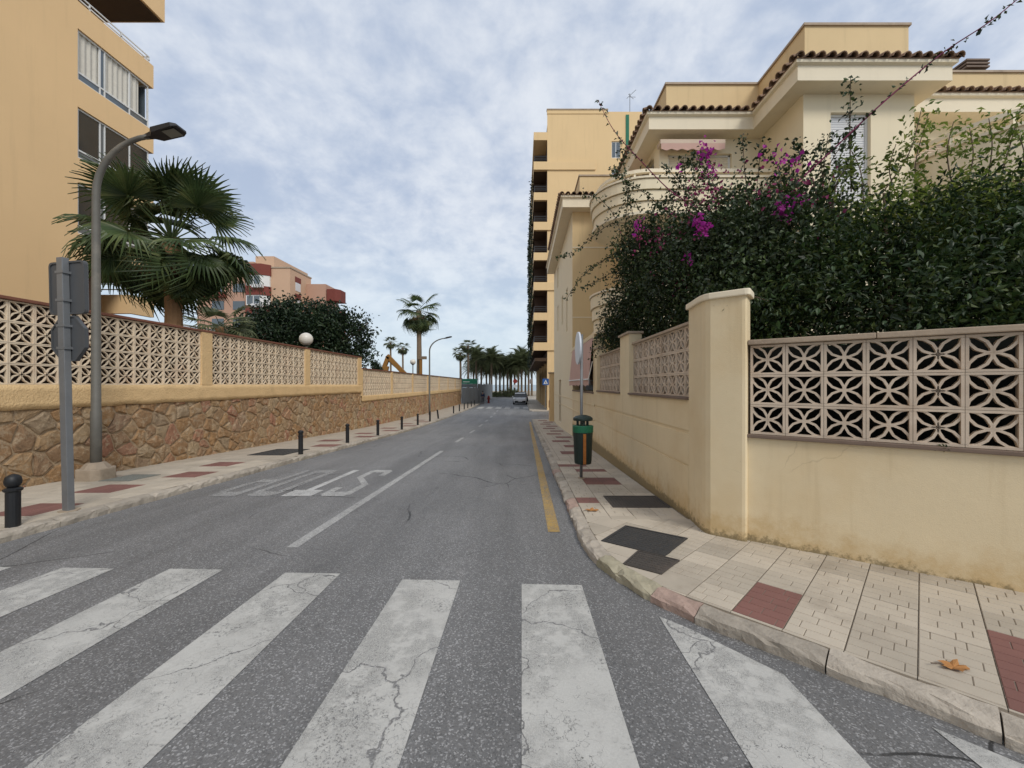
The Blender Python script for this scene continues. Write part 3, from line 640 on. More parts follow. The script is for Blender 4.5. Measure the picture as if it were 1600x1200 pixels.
# ---------------------------------------------------------------- left garden wall, upper and lower stretch
LWX = -7.9
def left_wall(label, y0, y1, zs, piers, single_to, rng, stones_single, base):
    t = thing('garden_wall', label, 'wall', (LWX-.1, (y0+y1)/2, gz((y0+y1)/2)))
    zb, zp, zt = zs      # bottom of plaster, bottom of blocks, top of blocks
    MB().box(LWX-.22, LWX-.03, y0, y1, base, zb).build('mortar_core', M['mortar'], t)
    bb = MB()                                          # hand-thrown plaster band with a wavy lower edge
    n = int((y1-y0)/.12); rows = 5; ys = [y0+(y1-y0)*i/n for i in range(n+1)]
    for y in ys:
        for k in range(rows):
            z = zb-.02+mnoise.noise(Vector((y*2.3, 1, 0)))*.03+(zp-zb+.02)*k/(rows-1) if k < rows-1 else zp
            bb.v.append((LWX+.015+mnoise.noise(Vector((y*5, z*6, 3)))*.012, y, z))
    bb.f = [(i*rows+k, (i+1)*rows+k, (i+1)*rows+k+1, i*rows+k+1) for i in range(n) for k in range(rows-1)]
    o = len(bb.v)
    for y in ys: bb.v.append((LWX-.21, y, zp))
    for i in range(n): bb.f.append((i*rows+rows-1, (i+1)*rows+rows-1, o+i+1, o+i))
    o = len(bb.v)
    for y in ys: bb.v.append((LWX-.03, y, zb-.01))
    for i in range(n): bb.f.append((i*rows, (i+1)*rows, o+i+1, o+i))
    bb.build('plaster_band', M['plaster'], t, smooth=True)
    for a, c in piers: MB().box(LWX-.2, LWX+.022, a, c, zp-.01, zt+.004).build('pier', M['plaster'], t, bevel=.008)
    MB().box(LWX-.22, LWX+.035, y0, y1, zt+.005, zt+.055).build('coping', M['coping_red'], t, bevel=.008)
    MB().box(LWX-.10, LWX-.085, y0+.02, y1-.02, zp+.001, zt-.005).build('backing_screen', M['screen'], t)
    far = MB(); bv = [v.co.copy() for v in BLK_L.vertices]; bf = [tuple(p.vertices) for p in BLK_L.polygons]; edges = sorted(piers)
    for (a0, a1), (c0, c1) in zip(edges, edges[1:]):
        ln = c0-a1; n = int(round(ln/.33)); w = ln/n; hz_ = (zt-zp)/4
        for i in range(n):
            for j in range(4):
                y = a1+w*(i+.5); z = zp+hz_*(j+.5)
                if y < single_to:
                    o = link('screen_block', BLK_L, t, (LWX-.015, y, z)); o.rotation_euler = (0, 0, R(90)); o.scale = (w/.325, 1, hz_/.325)
                else: far.add([(LWX-.015-v.y, y+v.x*w/.325, z+v.z*hz_/.325) for v in bv], bf)
    if far.v: far.build('distant_screen_blocks', M['block_l'], t, kind='stuff', fix=False)
    fs = MB()
    cs = cells(y0, y1, base+.05, zb+.015, .36, .25, rng) if stones_single else cells(y0, y1, base+.05, zb+.015, .42, .30, rng)
    for p in cs:
        if max(q[1] for q in p) < gz(p[0][0])+LH+.02 or max(q[0] for q in p) < 5.2: continue
        b = MB() if stones_single else fs; stone(b, p, LWX-.035, rng)
        if stones_single: b.build('stone', M['stone'], t)
    if fs.v: fs.build('distant_stones', M['stone'], t, kind='stuff')
    return t
rg = random.Random(3)
left_wall('ochre garden wall of pierced blocks on brown rubble stone, tall near stretch', 1.0, 19.72, (1.27, 1.65, 2.955), [(.5, .8), (5.15, 5.5), (9.86, 10.2), (14.58, 14.92), (19.3, 19.72)], 99, rg, True, -.85)
left_wall('long lower stretch of pierced block wall behind the row of bollards', 19.73, 52.3, (.82, 1.10, 2.42), [(19.73, 19.9), (24.2, 24.52), (28.85, 29.17), (33.5, 33.82), (38.15, 38.47), (42.8, 43.12), (47.45, 47.77), (51.98, 52.3)], 29, rg, False, -1.2)
# ---------------------------------------------------------------- right garden wall: street stretch, corner pillar, diagonal stretch
SX = 2.0
t = thing('garden_wall', 'cream garden wall with two pierced panels running along the right pavement', 'wall', (SX+.12, 7.9, gz(7.9)))
g = .018
MB().prism(rect(SX, SX+.24, 4.79, 11.0), -.6, .66).build('wall_base', M['cream'], t)
MB().box(SX+.012, SX+.24, 4.79, 11.0, .66, .69).build('groove', M['cream'], t)
MB().box(SX+.001, SX+.24, 4.79, 11.0, .69, 1.05).build('wall_course', M['cream'], t)
MB().box(SX+.016, SX+.24, 4.79, 11.0, 1.05, 1.10).build('groove', M['cream'], t)
MB().box(SX+.002, SX+.24, 4.79, 11.0, 1.10, 1.465).build('wall_course', M['cream'], t)
for a, c, zt in ((7.45, 8.13, 2.60), (10.62, 11.0, 2.60)):
    MB().box(SX+.003, SX+.24, a, c, 1.465, zt).build('pier', M['cream'], t); MB().box(SX-.035, SX+.27, a-.035, c+.035, zt, zt+.045).build('pier_cap', M['coping'], t, bevel=.01)
for a, c, n in ((4.80, 7.45, 9), (8.13, 10.62, 8)):
    MB().box(SX-.03, SX+.245, a+.002, c-.002, 1.466, 1.497).build('sill', M['sill'], t, bevel=.006)
    MB().box(SX+.05, SX+.23, a+.002, c-.002, 2.39, 2.43).build('coping', M['coping'], t, bevel=.008)
    MB().box(SX+.155, SX+.165, a+.003, c-.003, 1.499, 2.385).build('backing_screen', M['hole_dark'], t)  # added dark panel, stands in for the darkness behind the pierced blocks
    w = (c-a)/n
    for i in range(n):
        for j in range(3):
            o = link('screen_block', BLK_S, t, (SX+.125, a+w*(i+.5), 1.498+.297*(j+.5))); o.rotation_euler = (0, 0, R(90)); o.scale = (w/.293, 1, .297/.293)
p = thing('corner_pillar', 'tall cream rounded pillar at the corner of the garden wall', 'pillar', (2.15, 4.4, gz(4.4)))
plan = [(2.0, 4.785), (1.985, 4.62), (1.965, 4.45), (1.955, 4.34), (1.962, 4.27), (1.99, 4.215), (2.215, 4.018), (2.24, 4.005), (2.262, 4.012), (2.40, 4.20), (2.40, 4.785)]
MB().prism(plan, -.3, 2.545).build('shaft', M['cream'], p)
cxp, cyp = 2.18, 4.42
MB().prism([(cxp+(x-cxp)*1.14, cyp+(y-cyp)*1.10) for x, y in plan], 2.545, 2.612).build('cap', M['villa_trim'], p, bevel=.012)
P0 = Vector((2.245, 4.03)); T = Vector((.8, -.6)); NB = Vector((.6, .8))
t = thing('garden_wall', 'cream wall with large petal blocks right of the corner pillar', 'wall', (P0.x+T.x*1.6, P0.y+T.y*1.6, .05))
def dg(a, n, z): q = P0+T*a+NB*n; return (q.x, q.y, z)
def dbox(b, a0, a1, n0, n1, z0, z1): o = Vector(dg(a0, n0, z0)); return b.obox(o, Vector(dg(a1, n0, z0))-o, Vector(dg(a0, n1, z0))-o, (0, 0, z1-z0))
dbox(MB(), .0, 3.9, .03, .25, -.3, 1.118).build('wall_base', M['cream'], t)
dbox(MB(), .012, 3.9, -.005, .26, 1.119, 1.152).build('sill', M['sill'], t, bevel=.006)
for i in range(4): dbox(MB(), .03+.97*i, 1.0+.97*i-.004, .0, .25, 2.046+random.uniform(0, .003), 2.098).build('coping', M['coping'], t, bevel=.008)
dbox(MB(), 0, 3.9, .33, .34, .9, 2.03).build('backing_screen', M['hole_dark'], t)  # same added dark panel behind the petal blocks
for i in range(12):
    for j in range(3):
        o = link('screen_block', BLK_R, t, dg(.045+.2965*(i+.5), .05, 1.154+.297*(j+.5))); o.rotation_euler = (0, 0, math.atan2(T.y, T.x)); o.scale = (1.008, 1.3, 1.01)
# ---------------------------------------------------------------- villa on the right
WP = [(2.0, 24.6), (2.0, 15.75), (3.82, 15.75), (3.82, 11.08), (6.6, 11.08), (6.6, 9.37), (9.2, 9.37), (9.2, 10.4), (18.0, 10.4)]
VB = thing('villa', 'cream villa with barrel-tiled eaves behind the flowering hedge', 'building', (6, 14, gz(14)+.06))
ZS = 8.45
def seg(i, ops=(), z0=-.6, z1=ZS+.02, m='villa'): return MB().skin(WP[i], WP[i+1], z0, z1, ops).build('wall', M[m], VB, fix=False)
seg(0, [(2.2, 2.9, 4.6, 6.0), (4.6, 5.3, 4.6, 6.0), (2.2, 2.9, 7.0, 8.1), (3.2, 4.3, -.3, 1.9), (6.6, 7.2, 4.0, 5.9)])
seg(1, z0=2.9, m='villa_orange'); seg(2, [(.6, 4.2, 6.35, 8.2)]); seg(3, [(.25, 2.0, 6.2, 8.05), (.25, 2.2, 3.2, 5.3)]); seg(4); seg(5, [(.64, 1.58, 5.9, 8.03)]); seg(6); seg(7, [(.5, 2.4, 6.3, 8.0), (3.6, 5.4, 6.3, 8.0)])
MB().box(2.25, 18, 24.55, 24.6, -.8, 8.45).build('rear_wall', M['villa'], VB)
# ground floor front below the curved balconies (street side between y 11 and 15.75)
MB().skin((SX+.001, 15.75), (SX+.001, 11.003), -.6, 3.1, [(.15, 4.55, 1.45, 2.98)], .3).build('wall', M['cream'], VB, fix=False)
MB().box(SX-.02, SX+.3, 11.1, 15.7, 1.40, 1.448).build('sill', M['sill'], VB)
MB().box(SX+.25, SX+.27, 11.1, 15.7, 1.45, 2.98).build('window_pane', M['glass_dark'], VB)
for z in (.67, 1.07): MB().box(SX-.012, SX, 11.01, 24.5, z-.018, z+.018).build('moulding', M['cream'], VB)
# roll-down awning over that opening
aw = MB(); n = 18
for i in range(n+1):
    y = 11.15+(15.65-11.15)*i/n
    for d, z in ((.0, 2.96), (-.06, 2.4), (-.12, 1.80), (-.122, 1.62+.03*math.sin(i*2.1))): aw.v.append((SX+d-.012, y, z))
aw.f = [(i*4+k, (i+1)*4+k, (i+1)*4+k+1, i*4+k+1) for i in range(n) for k in range(3)]
A = aw.build('awning', M['awn_pink'], VB, fix=False)
MB().tube([(SX-.14, 11.12, 1.80), (SX-.14, 15.68, 1.80)], .022, 8).build('front_bar', M['alu'], A)
for y in (11.14, 15.66): MB().tube([(SX-.03, y, 2.3), (SX-.14, y, 1.80)], .014, 6).build('arm', M['alu'], A)
# cornice: soffit, fascia, crown moulding
MB().sweep(WP, [(-.02, ZS), (.43, ZS), (.43, ZS+.33), (.50, ZS+.36), (.50, ZS+.425), (-.02, ZS+.425)]).build('cornice', M['villa_trim'], VB)
MB().sweep(WP, [(.52, ZS+.44), (-.5, ZS+.80), (-.5, ZS+.70), (.5, ZS+.428)]).build('roof_bed', M['tile'], VB)
PA = [(2.45, 24.6), (2.45, 16.9), (4.25, 16.9), (4.25, 11.75), (6.95, 11.75), (6.95, 9.82), (9.5, 9.82), (9.5, 11.3), (18, 11.3)]
MB().sweep(PA, [(0, 8.9), (0, 10.45), (-.2, 10.45), (-.2, 8.9)]).build('roof_parapet', M['villa_orange'], VB)
MB().sweep(PA, [(.04, 10.451), (.04, 10.51), (-.24, 10.51), (-.24, 10.451)]).build('parapet_coping', M['coping'], VB)
MB().box(4.45, 17.5, 12.3, 24.4, 8.95, 9.0).build('roof_deck', M['coping'], VB)
# barrel tiles, one by one
tb = MB(); ns = 6; LT = 1.02
for i in range(ns+1):
    a = math.pi*i/ns
    for r, x in ((.092, 0), (.080, LT)): tb.v.append((x, r*math.cos(a), r*math.sin(a)))
    for r, x in ((.074, 0), (.064, LT)): tb.v.append((x, r*math.cos(a), r*math.sin(a)))
for i in range(ns): o = i*4; tb.f += [(o, o+4, o+5, o+1), (o+2, o+3, o+7, o+6), (o, o+2, o+6, o+4)]
TM = bpy.data.meshes.new('roof_tile'); TM.from_pydata(tb.v, [], tb.f); TM.materials.append(M['tile'])
pitch = math.atan2(.36, 1.02)
def ofs(i, d):   # wall vertex i offset outwards by d
    P = [Vector(q) for q in WP]; ns_ = []
    if i > 0: q = (P[i]-P[i-1]).normalized(); ns_.append(Vector((q.y, -q.x)))
    if i < len(P)-1: q = (P[i+1]-P[i]).normalized(); ns_.append(Vector((q.y, -q.x)))
    nn = ns_[0] if len(ns_) == 1 else (ns_[0]+ns_[1])/(1+ns_[0].dot(ns_[1])); return P[i]+nn*d
for i in range(len(WP)-1):
    a, c = ofs(i, .58), ofs(i+1, .58); d = c-a; ln = d.length; dn = d.normalized(); inn = Vector((-dn.y, dn.x)); n = max(1, int(ln/.225))
    for k in range(n):
        q = a+dn*(ln*(k+.5)/n); 
        if i == 0 and q.y > 21.5 or i == 7 and q.x > 14: continue
        dc = min([9]+([ln*(k+.5)/n] if i in (1, 3, 5, 6) else [])+([ln-ln*(k+.5)/n] if i+1 in (1, 3, 5, 6) else []))
        o = link('roof_tile', TM, VB, (q.x, q.y, ZS+.435+random.uniform(-.006, .006)))
        o.rotation_euler = (Matrix.Rotation(math.atan2(inn.y, inn.x)+random.uniform(-.03, .03), 3, 'Z') @ Matrix.Rotation(-pitch, 3, 'Y')).to_euler(); o.scale = (min(1, (dc+.06)/LT), 1, 1)
# shuttered window
def shutter(par, p0, p1, z0, z1, m='shutter', name='window', pitch_=.055):
    p0, p1 = Vector(p0), Vector(p1); tt = (p1-p0).normalized(); o_ = Vector((tt.y, -tt.x)); b = MB(); n = int((z1-z0)/pitch_)
    w = b
    fr_ = MB()
    for a, c in ((p0, p0+tt*.05), (p1-tt*.05, p1)): fr_.add([(*(a+o_*.03), z0), (*(c+o_*.03), z0), (*(c-o_*.02), z0), (*(a-o_*.02), z0), (*(a+o_*.03), z1), (*(c+o_*.03), z1), (*(c-o_*.02), z1), (*(a-o_*.02), z1)], [(0, 1, 5, 4), (1, 2, 6, 5), (3, 0, 4, 7), (4, 5, 6, 7)])
    fr_.add([(*(p0+o_*.03), z1-.001), (*(p1+o_*.03), z1-.001), (*(p1-o_*.02), z1-.001), (*(p0-o_*.02), z1-.001), (*(p0+o_*.03), z1-.05), (*(p1+o_*.03), z1-.05), (*(p1-o_*.02), z1-.05), (*(p0-o_*.02), z1-.05)], [(0, 1, 5, 4), (3, 2, 1, 0), (4, 5, 6, 7)])
    F_ = fr_.build(name, M['alu'], par)
    for k in range(n):
        za = z0+(z1-z0)*k/n; zb = z0+(z1-z0)*(k+1)/n; prof = [(0, za), (.009, za+.01), (.009, zb-.014), (0, zb-.002)]
        for (d0, e0), (d1, e1) in zip(prof, prof[1:]): w.quad((*(p0+o_*d0), e0), (*(p1+o_*d0), e0), (*(p1+o_*d1), e1), (*(p0+o_*d1), e1))
    w.build('shutter_slats', M[m], F_, fix=False)
shutter(VB, (7.24, 9.37+.12), (8.18, 9.37+.12), 5.9, 8.03)
shutter(VB, (4.07, 11.08+.12), (5.82, 11.08+.12), 6.2, 8.05, 'villa_trim'); shutter(VB, (4.07, 11.08+.12), (6.02, 11.08+.12), 3.2, 5.3, 'glass_dark')
shutter(VB, (9.7, 10.52), (11.6, 10.52), 6.3, 8.0, 'awn_cream'); shutter(VB, (12.8, 10.52), (14.6, 10.52), 6.3, 8.0, 'awn_cream')
shutter(VB, (3.94, 15.15), (3.94, 11.55), 6.35, 8.2, 'glass_dark')
for y0, y1, z0, z1 in ((22.4, 21.7, 4.6, 6.0), (20.0, 19.3, 4.6, 6.0), (22.4, 21.7, 7.0, 8.1), (18.0, 17.4, 4.0, 5.9)): shutter(VB, (2.12, y0), (2.12, y1), z0, z1)
MB().box(2.1, 2.14, 20.35, 21.35, -.9, 1.9).build('door', M['sill'], VB)
# window ledges and floor bands on the ochre end wall
for z in (4.3, 7.05): MB().box(2.003, 3.8, 15.735, 15.748, z-.02, z+.02).build('moulding', M['villa_trim'], VB)
MB().box(1.95, 2.4, 15.70, 15.745, 2.88, 2.96).build('moulding', M['villa_trim'], VB)
# top-floor awning cassette and striped side awning
A = MB().box(3.74, 5.5, 10.78, 11.05, 8.14, 8.27).build('awning', M['awn_cream'], VB, bevel=.02)
b = MB(); n = 24
for i in range(n+1):
    x = 3.76+1.72*i/n
    for z in (8.15, 7.98+.025*math.cos(i*1.6)): b.v.append((x, 10.77, z))
b.f = [(2*i, 2*i+2, 2*i+3, 2*i+1) for i in range(n)]; b.build('valance', M['awn_pink'], A, fix=False)
A = None
for k in range(9):
    y = 11.7+k*.36; b = MB().quad((3.78, y, 8.3), (3.78, y+.36, 8.3), (3.2, y+.36, 7.3), (3.2, y, 7.3))
    o = b.build('awning_stripe' if A else 'side_awning', M['awn_pink'] if k % 2 else M['awn_cream'], A or VB, fix=False); A = A or o
# curved balconies on the street corner: three courses each, rounded plan
def arc(cx, cy, r, a0, a1, n): return [(cx+r*math.cos(R(a0+(a1-a0)*i/n)), cy+r*math.sin(R(a0+(a1-a0)*i/n))) for i in range(n+1)]
BP = arc(3.35, 11.55, 1.3, 100, 270, 22)+[(6.55, 10.25)]
def balcony(zb, zt, name='balcony'):
    c = (zt-zb)/3; B = MB().sweep(BP, [(-.1, zb), (-.06, zb+.0), (-.06, zb+c-.03), (-.1, zb+c-.03)]).build(name, M['villa'], VB)
    for k in (0, 1, 2):
        d = -.05+.045*k
        MB().sweep(BP, [(-.15, zb+c*k+.002), (d, zb+c*k+.002), (d, zb+c*(k+1)-.022), (d-.03, zb+c*(k+1)-.018), (d-.03, zb+c*(k+1)), (-.15, zb+c*(k+1))]).build('course', M['villa'], B, smooth=False)
    MB().sweep(BP, [(-.18, zt+.001), (.075, zt+.001), (.075, zt+.05), (-.18, zt+.05)]).build('coping', M['villa_trim'], B)
    MB().prism(BP+[(6.55, 12.83)], zb-.08, zb-.003).build('slab', M['villa_trim'], B)
    return B
B = balcony(6.12, 6.93); balcony(3.16, 4.15)
BR = arc(3.35, 11.55, 1.12, 110, 270, 16)+[(6.5, 10.43)]
MB().sweep(BR, [(-.05, 7.17), (.05, 7.17), (.05, 7.26), (-.05, 7.26)]).build('top_rail', M['villa_trim'], B)
for i in (0, 2, 6, 10, 14, 16): x, y = BR[min(i, len(BR)-1)]; MB().box(x-.025, x+.025, y-.025, y+.025, 6.98, 7.169).build('rail_post', M['villa_trim'], B)
# balcony of the next house unit
BD = [(9.25, 10.39), (9.3, 9.9)]+arc(11.3, 9.6, 2.0, 185, 270, 10)+[(17, 7.6)]
B = MB().sweep(BD, [(-.12, 5.9), (0, 5.9), (0, 6.85), (-.12, 6.85)]).build('balcony', M['villa'], VB)
MB().sweep(BD, [(-.16, 6.851), (.05, 6.851), (.05, 6.92), (-.16, 6.92)]).build('coping', M['villa_trim'], B)
MB().sweep(BD, [(-.10, 7.12), (0.0, 7.12), (0.0, 7.22), (-.10, 7.22)]).build('top_rail', M['villa_trim'], B)
for i in (1, 4, 7, 11): x, y = BD[i]; MB().box(x+.0, x+.06, y-.03, y+.03, 6.92, 7.12).build('rail_post', M['villa_trim'], B)
MB().prism(BD+[(17, 10.39)], 5.8, 5.897).build('slab', M['villa_trim'], B)
C = MB().box(13.35, 13.9, 12.0, 12.5, 9.0, 11.1).build('chimney', M['sill'], VB)
for k in range(3): MB().box(13.28, 13.97, 11.93, 12.57, 11.13+.1*k, 11.18+.1*k).build('vent_slat', M['sill'], C)
MB().box(13.42, 13.83, 12.07, 12.43, 11.1, 11.33).build('flue', M['sill'], C)
# gate pier and low stub beside the villa
b = MB().prism(rect(1.75, 2.3, 25.0, 25.6), -1.1, 2.35); o = tag(b.build('gate_pier', M['tower'], bevel=.02), 'ochre gate pier at the far end of the villa wall', 'pier')
MB().box(1.7, 2.35, 24.95, 25.65, 2.352, 2.43).build('cap', M['coping'], o)
MB().box(1.72, 1.748, 25.15, 25.45, .2, .65).build('meter_box', M['rust'], o)
# ---------------------------------------------------------------- apartment tower beyond the side street
TB = thing('apartment_tower', 'tall ochre apartment tower with dark stacked balconies at the street side', 'building', (9, 50, gz(50)+.1))
TX, TY0, TY1, TZ = 2.45, 38.2, 66.5, 27.5
MB().skin((TX, TY0), (16, TY0), -1, TZ, [(8.5-TX+.1, 9.35-TX+.1, 23.3-.02, 24.9), (8.5-TX+.1, 9.35-TX+.1, 20.2, 22.2), (8.5-TX+.1, 9.35-TX+.1, 17.4, 19.2)], .15).build('front_wall', M['tower'], TB, fix=False)
for z0, z1 in ((23.3, 24.9), (20.2, 22.2), (17.4, 19.2)):
    w = MB().box(8.6, 9.45, TY0+.1, TY0+.14, z0, z1).build('window', M['alu'], TB)
    for k in range(2): MB().box(8.66+.4*k, 8.99+.4*k, TY0+.08, TY0+.1, z0+.1, z1-.1).build('pane', M['glass'], w)
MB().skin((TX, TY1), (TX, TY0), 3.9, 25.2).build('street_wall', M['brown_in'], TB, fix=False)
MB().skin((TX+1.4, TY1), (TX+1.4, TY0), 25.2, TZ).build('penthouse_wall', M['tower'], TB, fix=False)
MB().box(TX+.1, 16, TY0+.1, TY1, TZ-.05, TZ).build('roof', M['coping'], TB)
MB().box(TX-.02, 8.2, TY0-.05, TY0+.2, TZ+.001, TZ+.35).build('roof_parapet', M['tower'], TB); MB().box(TX-.06, 8.25, TY0-.1, TY0+.25, TZ+.351, TZ+.45).build('parapet_coping', M['coping'], TB)
MB().box(9.95, 10.25, TY0-.06, TY0-.002, 18, TZ-.1).build('downpipe', M['green'], TB)
BX = 1.16
for k in range(8):
    z = 4.93+2.87*k; last = k == 7
    if not last:
        wide = {0: 3.5, 2: 3.45, 4: 3.6, 6: 7.05}.get(k, TX)
        B = MB().box(BX, TX-.003, TY0-.02, TY1, z, z+.2).build('balcony', M['tower'], TB)
        MB().box(BX, BX+.12, TY0+.1, TY1, z+.201, z+.72).build('parapet', M['tower'], B)
        MB().box(BX, TX-.004, TY0-.021, TY0+.099, z+.201, z+.72).build('end_parapet', M['tower'], B)
        if wide > TX: MB().box(BX-.02, wide, TY0-.12, TY0-.03, z-.02, z+.74).build('front_band', M['tower'], B)
        r = MB()
        for dz in (.95, 1.12, 1.3):
            r.box(BX+.03, BX+.07, TY0, TY1, z+dz, z+dz+.04); r.box(BX+.07, TX-.01, TY0+.01, TY0+.05, z+dz, z+dz+.04)
        for y in fr(TY0+.02, TY1, 2.4): r.box(BX+.03, BX+.07, y, y+.04, z+.72, z+1.3)
        r.build('railing', M['rail'], B)
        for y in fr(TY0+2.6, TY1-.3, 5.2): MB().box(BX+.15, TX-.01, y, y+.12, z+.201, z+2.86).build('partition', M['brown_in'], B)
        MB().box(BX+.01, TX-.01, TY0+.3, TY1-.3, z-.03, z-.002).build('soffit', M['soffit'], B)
    else: MB().box(BX, TX-.003, TY0-.02, TY1, 25.0, 25.75).build('balcony_roof', M['tower'], TB)
# greenery trailing from the street-side parapets comes with the foliage below
MB().box(TX+1.0, TX+1.2, TY0+.5, TY1, -1, 3.9).build('shopfront', M['glass_dark'], TB)
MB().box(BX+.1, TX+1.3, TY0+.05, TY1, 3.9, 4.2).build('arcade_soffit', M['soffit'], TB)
MB().box(TX-.002, TX+.45, TY0-.03, TY0+.55, -1, 3.9).build('column', M['tower'], TB)
for y in fr(TY0+5, TY1, 5.6): MB().box(TX, TX+.4, y, y+.5, -1, 3.9).build('column', M['tower'], TB)
for k, (y0, y1) in enumerate(((40, 44), (45, 49.5), (51, 56))):
    A = MB().add([(TX, y0, 3.2), (TX, y1, 3.2), (BX-.1, y1, 2.3), (BX-.1, y0, 2.3)], [(0, 1, 2, 3)]).build('shop_awning', M[('awn_cream', 'villa_orange', 'awn_cream')[k]], TB, fix=False)
    MB().quad((BX-.1, y0, 2.3), (BX-.1, y1, 2.3), (BX-.1, y1, 1.75), (BX-.1, y0, 1.75)).build('valance', M[('awn_cream', 'yellow', 'awn_pink')[k]], A, fix=False)
an = MB().tube([(10.5, 38.8, TZ), (10.5, 38.8, TZ+2.4)], .03, 6).build('antenna', M['galv'], TB)
MB().tube([(10.2, 38.8, TZ+1.9), (11.1, 38.8, TZ+2.75)], .025, 5).tube([(10.3, 38.6, TZ+2.2), (10.9, 39, TZ+2.0)], .02, 5).build('aerial_rod', M['galv'], an)
MB().tube([(10.45, 38.8, TZ+2.05), (11.0, 38.6, TZ+1.9)], .02, 5).build('aerial_rod', M['galv'], an)
MB().box(8.3, 11.6, TY0+.3, TY0+3, TZ, TZ+.42).build('stair_head', M['tower'], TB)
# ---------------------------------------------------------------- orange apartment block, left
OB = thing('orange_apartment_block', 'large orange rendered block with glazed corner balconies at the upper left', 'building', (-22, 10, gz(10)+.3))
OX, OY = -16.7, 18.15
def orange(y0, y1, z0, z1): return MB().skin((OX, y0), (OX, y1), z0, z1)
b = MB(); ops = [(z, z+1.92) for z in (7.35, 10.2, 13.15)]
b.skin((OX, -8), (OX, 15.05), -.6, 26); zz = [6.3]
for a, c in ops: zz += [a, c]
zz += [16.1]
for a, c in zip(zz[::2], zz[1::2]): b.skin((OX, 15.05), (OX, OY), a, c); b.skin((OX, OY), (-30, OY), a, c)
b.skin((OX, -8), (OX, 15.05), -.6, 26) if False else None
b.quad((OX, 15.05, -.6), (-30, 15.05, -.6), (-30, 15.05, 6.3), (OX, 15.05, 6.3))
for a, c in ops: b.quad((OX, 15.05, a), (OX-.8, 15.05, a), (OX-.8, 15.05, c), (OX, 15.05, c)); b.quad((OX, 15.05, a), (OX, OY, a), (OX-.8, OY, a), (OX-.8, 15.05, a)); b.quad((OX, 15.05, c), (OX-.8, 15.05, c), (OX-.8, OY, c), (OX, OY, c))
b.quad((OX, 15.05, 16.1), (OX, OY, 16.1), (-30, OY, 16.1), (-30, 15.05, 16.1))
b.build('wall', M['orange'], OB, fix=False)
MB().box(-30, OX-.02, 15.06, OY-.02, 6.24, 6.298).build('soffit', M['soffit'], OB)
for k, (z0, z1) in enumerate(ops):
    w = MB(); xg = OX-.10; ya, yb = 15.09, 17.98
    zr = z0+.30
    for z, hh in ((z0+.02, .05), (zr, .06), (z1-.07, .06)): w.box(xg-.03, xg+.03, ya, yb, z, z+hh); w.box(-22, xg-.031, yb-.06, yb, z, z+hh)
    ms = [ya, ya+.80, ya+.98, ya+2.0, yb-.05]
    for y in ms: w.box(xg-.029, xg+.029, y, y+.05, z0+.07, z1-.07)
    W_ = w.build('balcony_glazing', M['alu'], OB)
    for (p_, q_) in zip(ms, ms[1:]):
        MB().box(xg-.006, xg+.006, p_+.05, q_, zr+.06, z1-.07).build('pane', M['glass_dark'] if k != 2 and q_-p_ > .5 else M['glass'], W_) if k < 2 or q_-p_ < .5 else None
        MB().box(xg-.006, xg+.006, p_+.05, q_, z0+.07, zr).build('lower_pane', M['glass'], W_)
    MB().box(-22, xg-.1, yb-.04, yb-.03, zr+.06, z1-.07).build('end_pane', M['glass'], W_)
    if k == 2:
        c = MB(); n = 60
        for i in range(n+1): y = ya+.05+(yb-.45-ya)*i/n; x = xg-.02+.022*math.sin(i*1.25)-.02; c.v += [(x, y, zr+.05), (x, y, z1-.06)]
        c.f = [(2*i, 2*i+2, 2*i+3, 2*i+1) for i in range(n)]; c.build('curtain', M['curtain'], W_, fix=False)
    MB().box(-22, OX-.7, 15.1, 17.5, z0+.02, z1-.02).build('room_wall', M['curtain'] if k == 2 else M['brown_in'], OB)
rl = MB()
for dz in (.14, .30): rl.box(OX-.12, OX-.08, 10.5, OY-.1, 16.1+dz, 16.1+dz+.045)
for y in fr(10.6, OY-.15, 1.25): rl.box(OX-.12, OX-.08, y, y+.04, 16.1, 16.4)
rl.box(-22, OX-.12, OY-.15, OY-.11, 16.4, 16.445); rl.build('railing', M['alu'], OB)
b = MB().box(-19.5, -16.1, 10.2, 18.05, 17.98, 19.4); b.build('top_balcony', M['orange'], OB)
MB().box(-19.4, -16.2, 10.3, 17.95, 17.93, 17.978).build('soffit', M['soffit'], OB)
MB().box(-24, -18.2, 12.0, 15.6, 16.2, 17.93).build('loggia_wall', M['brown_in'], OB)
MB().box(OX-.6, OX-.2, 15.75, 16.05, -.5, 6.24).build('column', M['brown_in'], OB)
# low terrace parapet and pergola at the back of the block
T_ = MB().box(-24, -16.72, 17.12, 17.3, 4.7, 5.5).build('terrace_parapet', M['orange'], OB)
MB().box(-16.9, -16.73, 17.31, 18.2, 4.7, 5.5).build('terrace_side', M['orange'], OB)
rr = MB(); 
for z in (5.72, 5.95): rr.box(-24, -16.75, 17.18, 17.22, z, z+.04)
for x in fr(-23.5, -16.8, 1.5): rr.box(x, x+.04, 17.18, 17.22, 5.5, 5.95)
rr.build('terrace_railing', M['alu'], T_)
pg = MB().box(-22, -15.2, 17.6, 17.68, 4.30, 4.40)
for x in fr(-21.5, -15.3, 1.0): pg.box(x, x+.07, 17.69, 20.5, 4.31, 4.38)
for x in (-15.35, -18.5): pg.box(x, x+.08, 17.6, 17.69, .0, 4.30)
pg.build('pergola', M['alu'], OB)
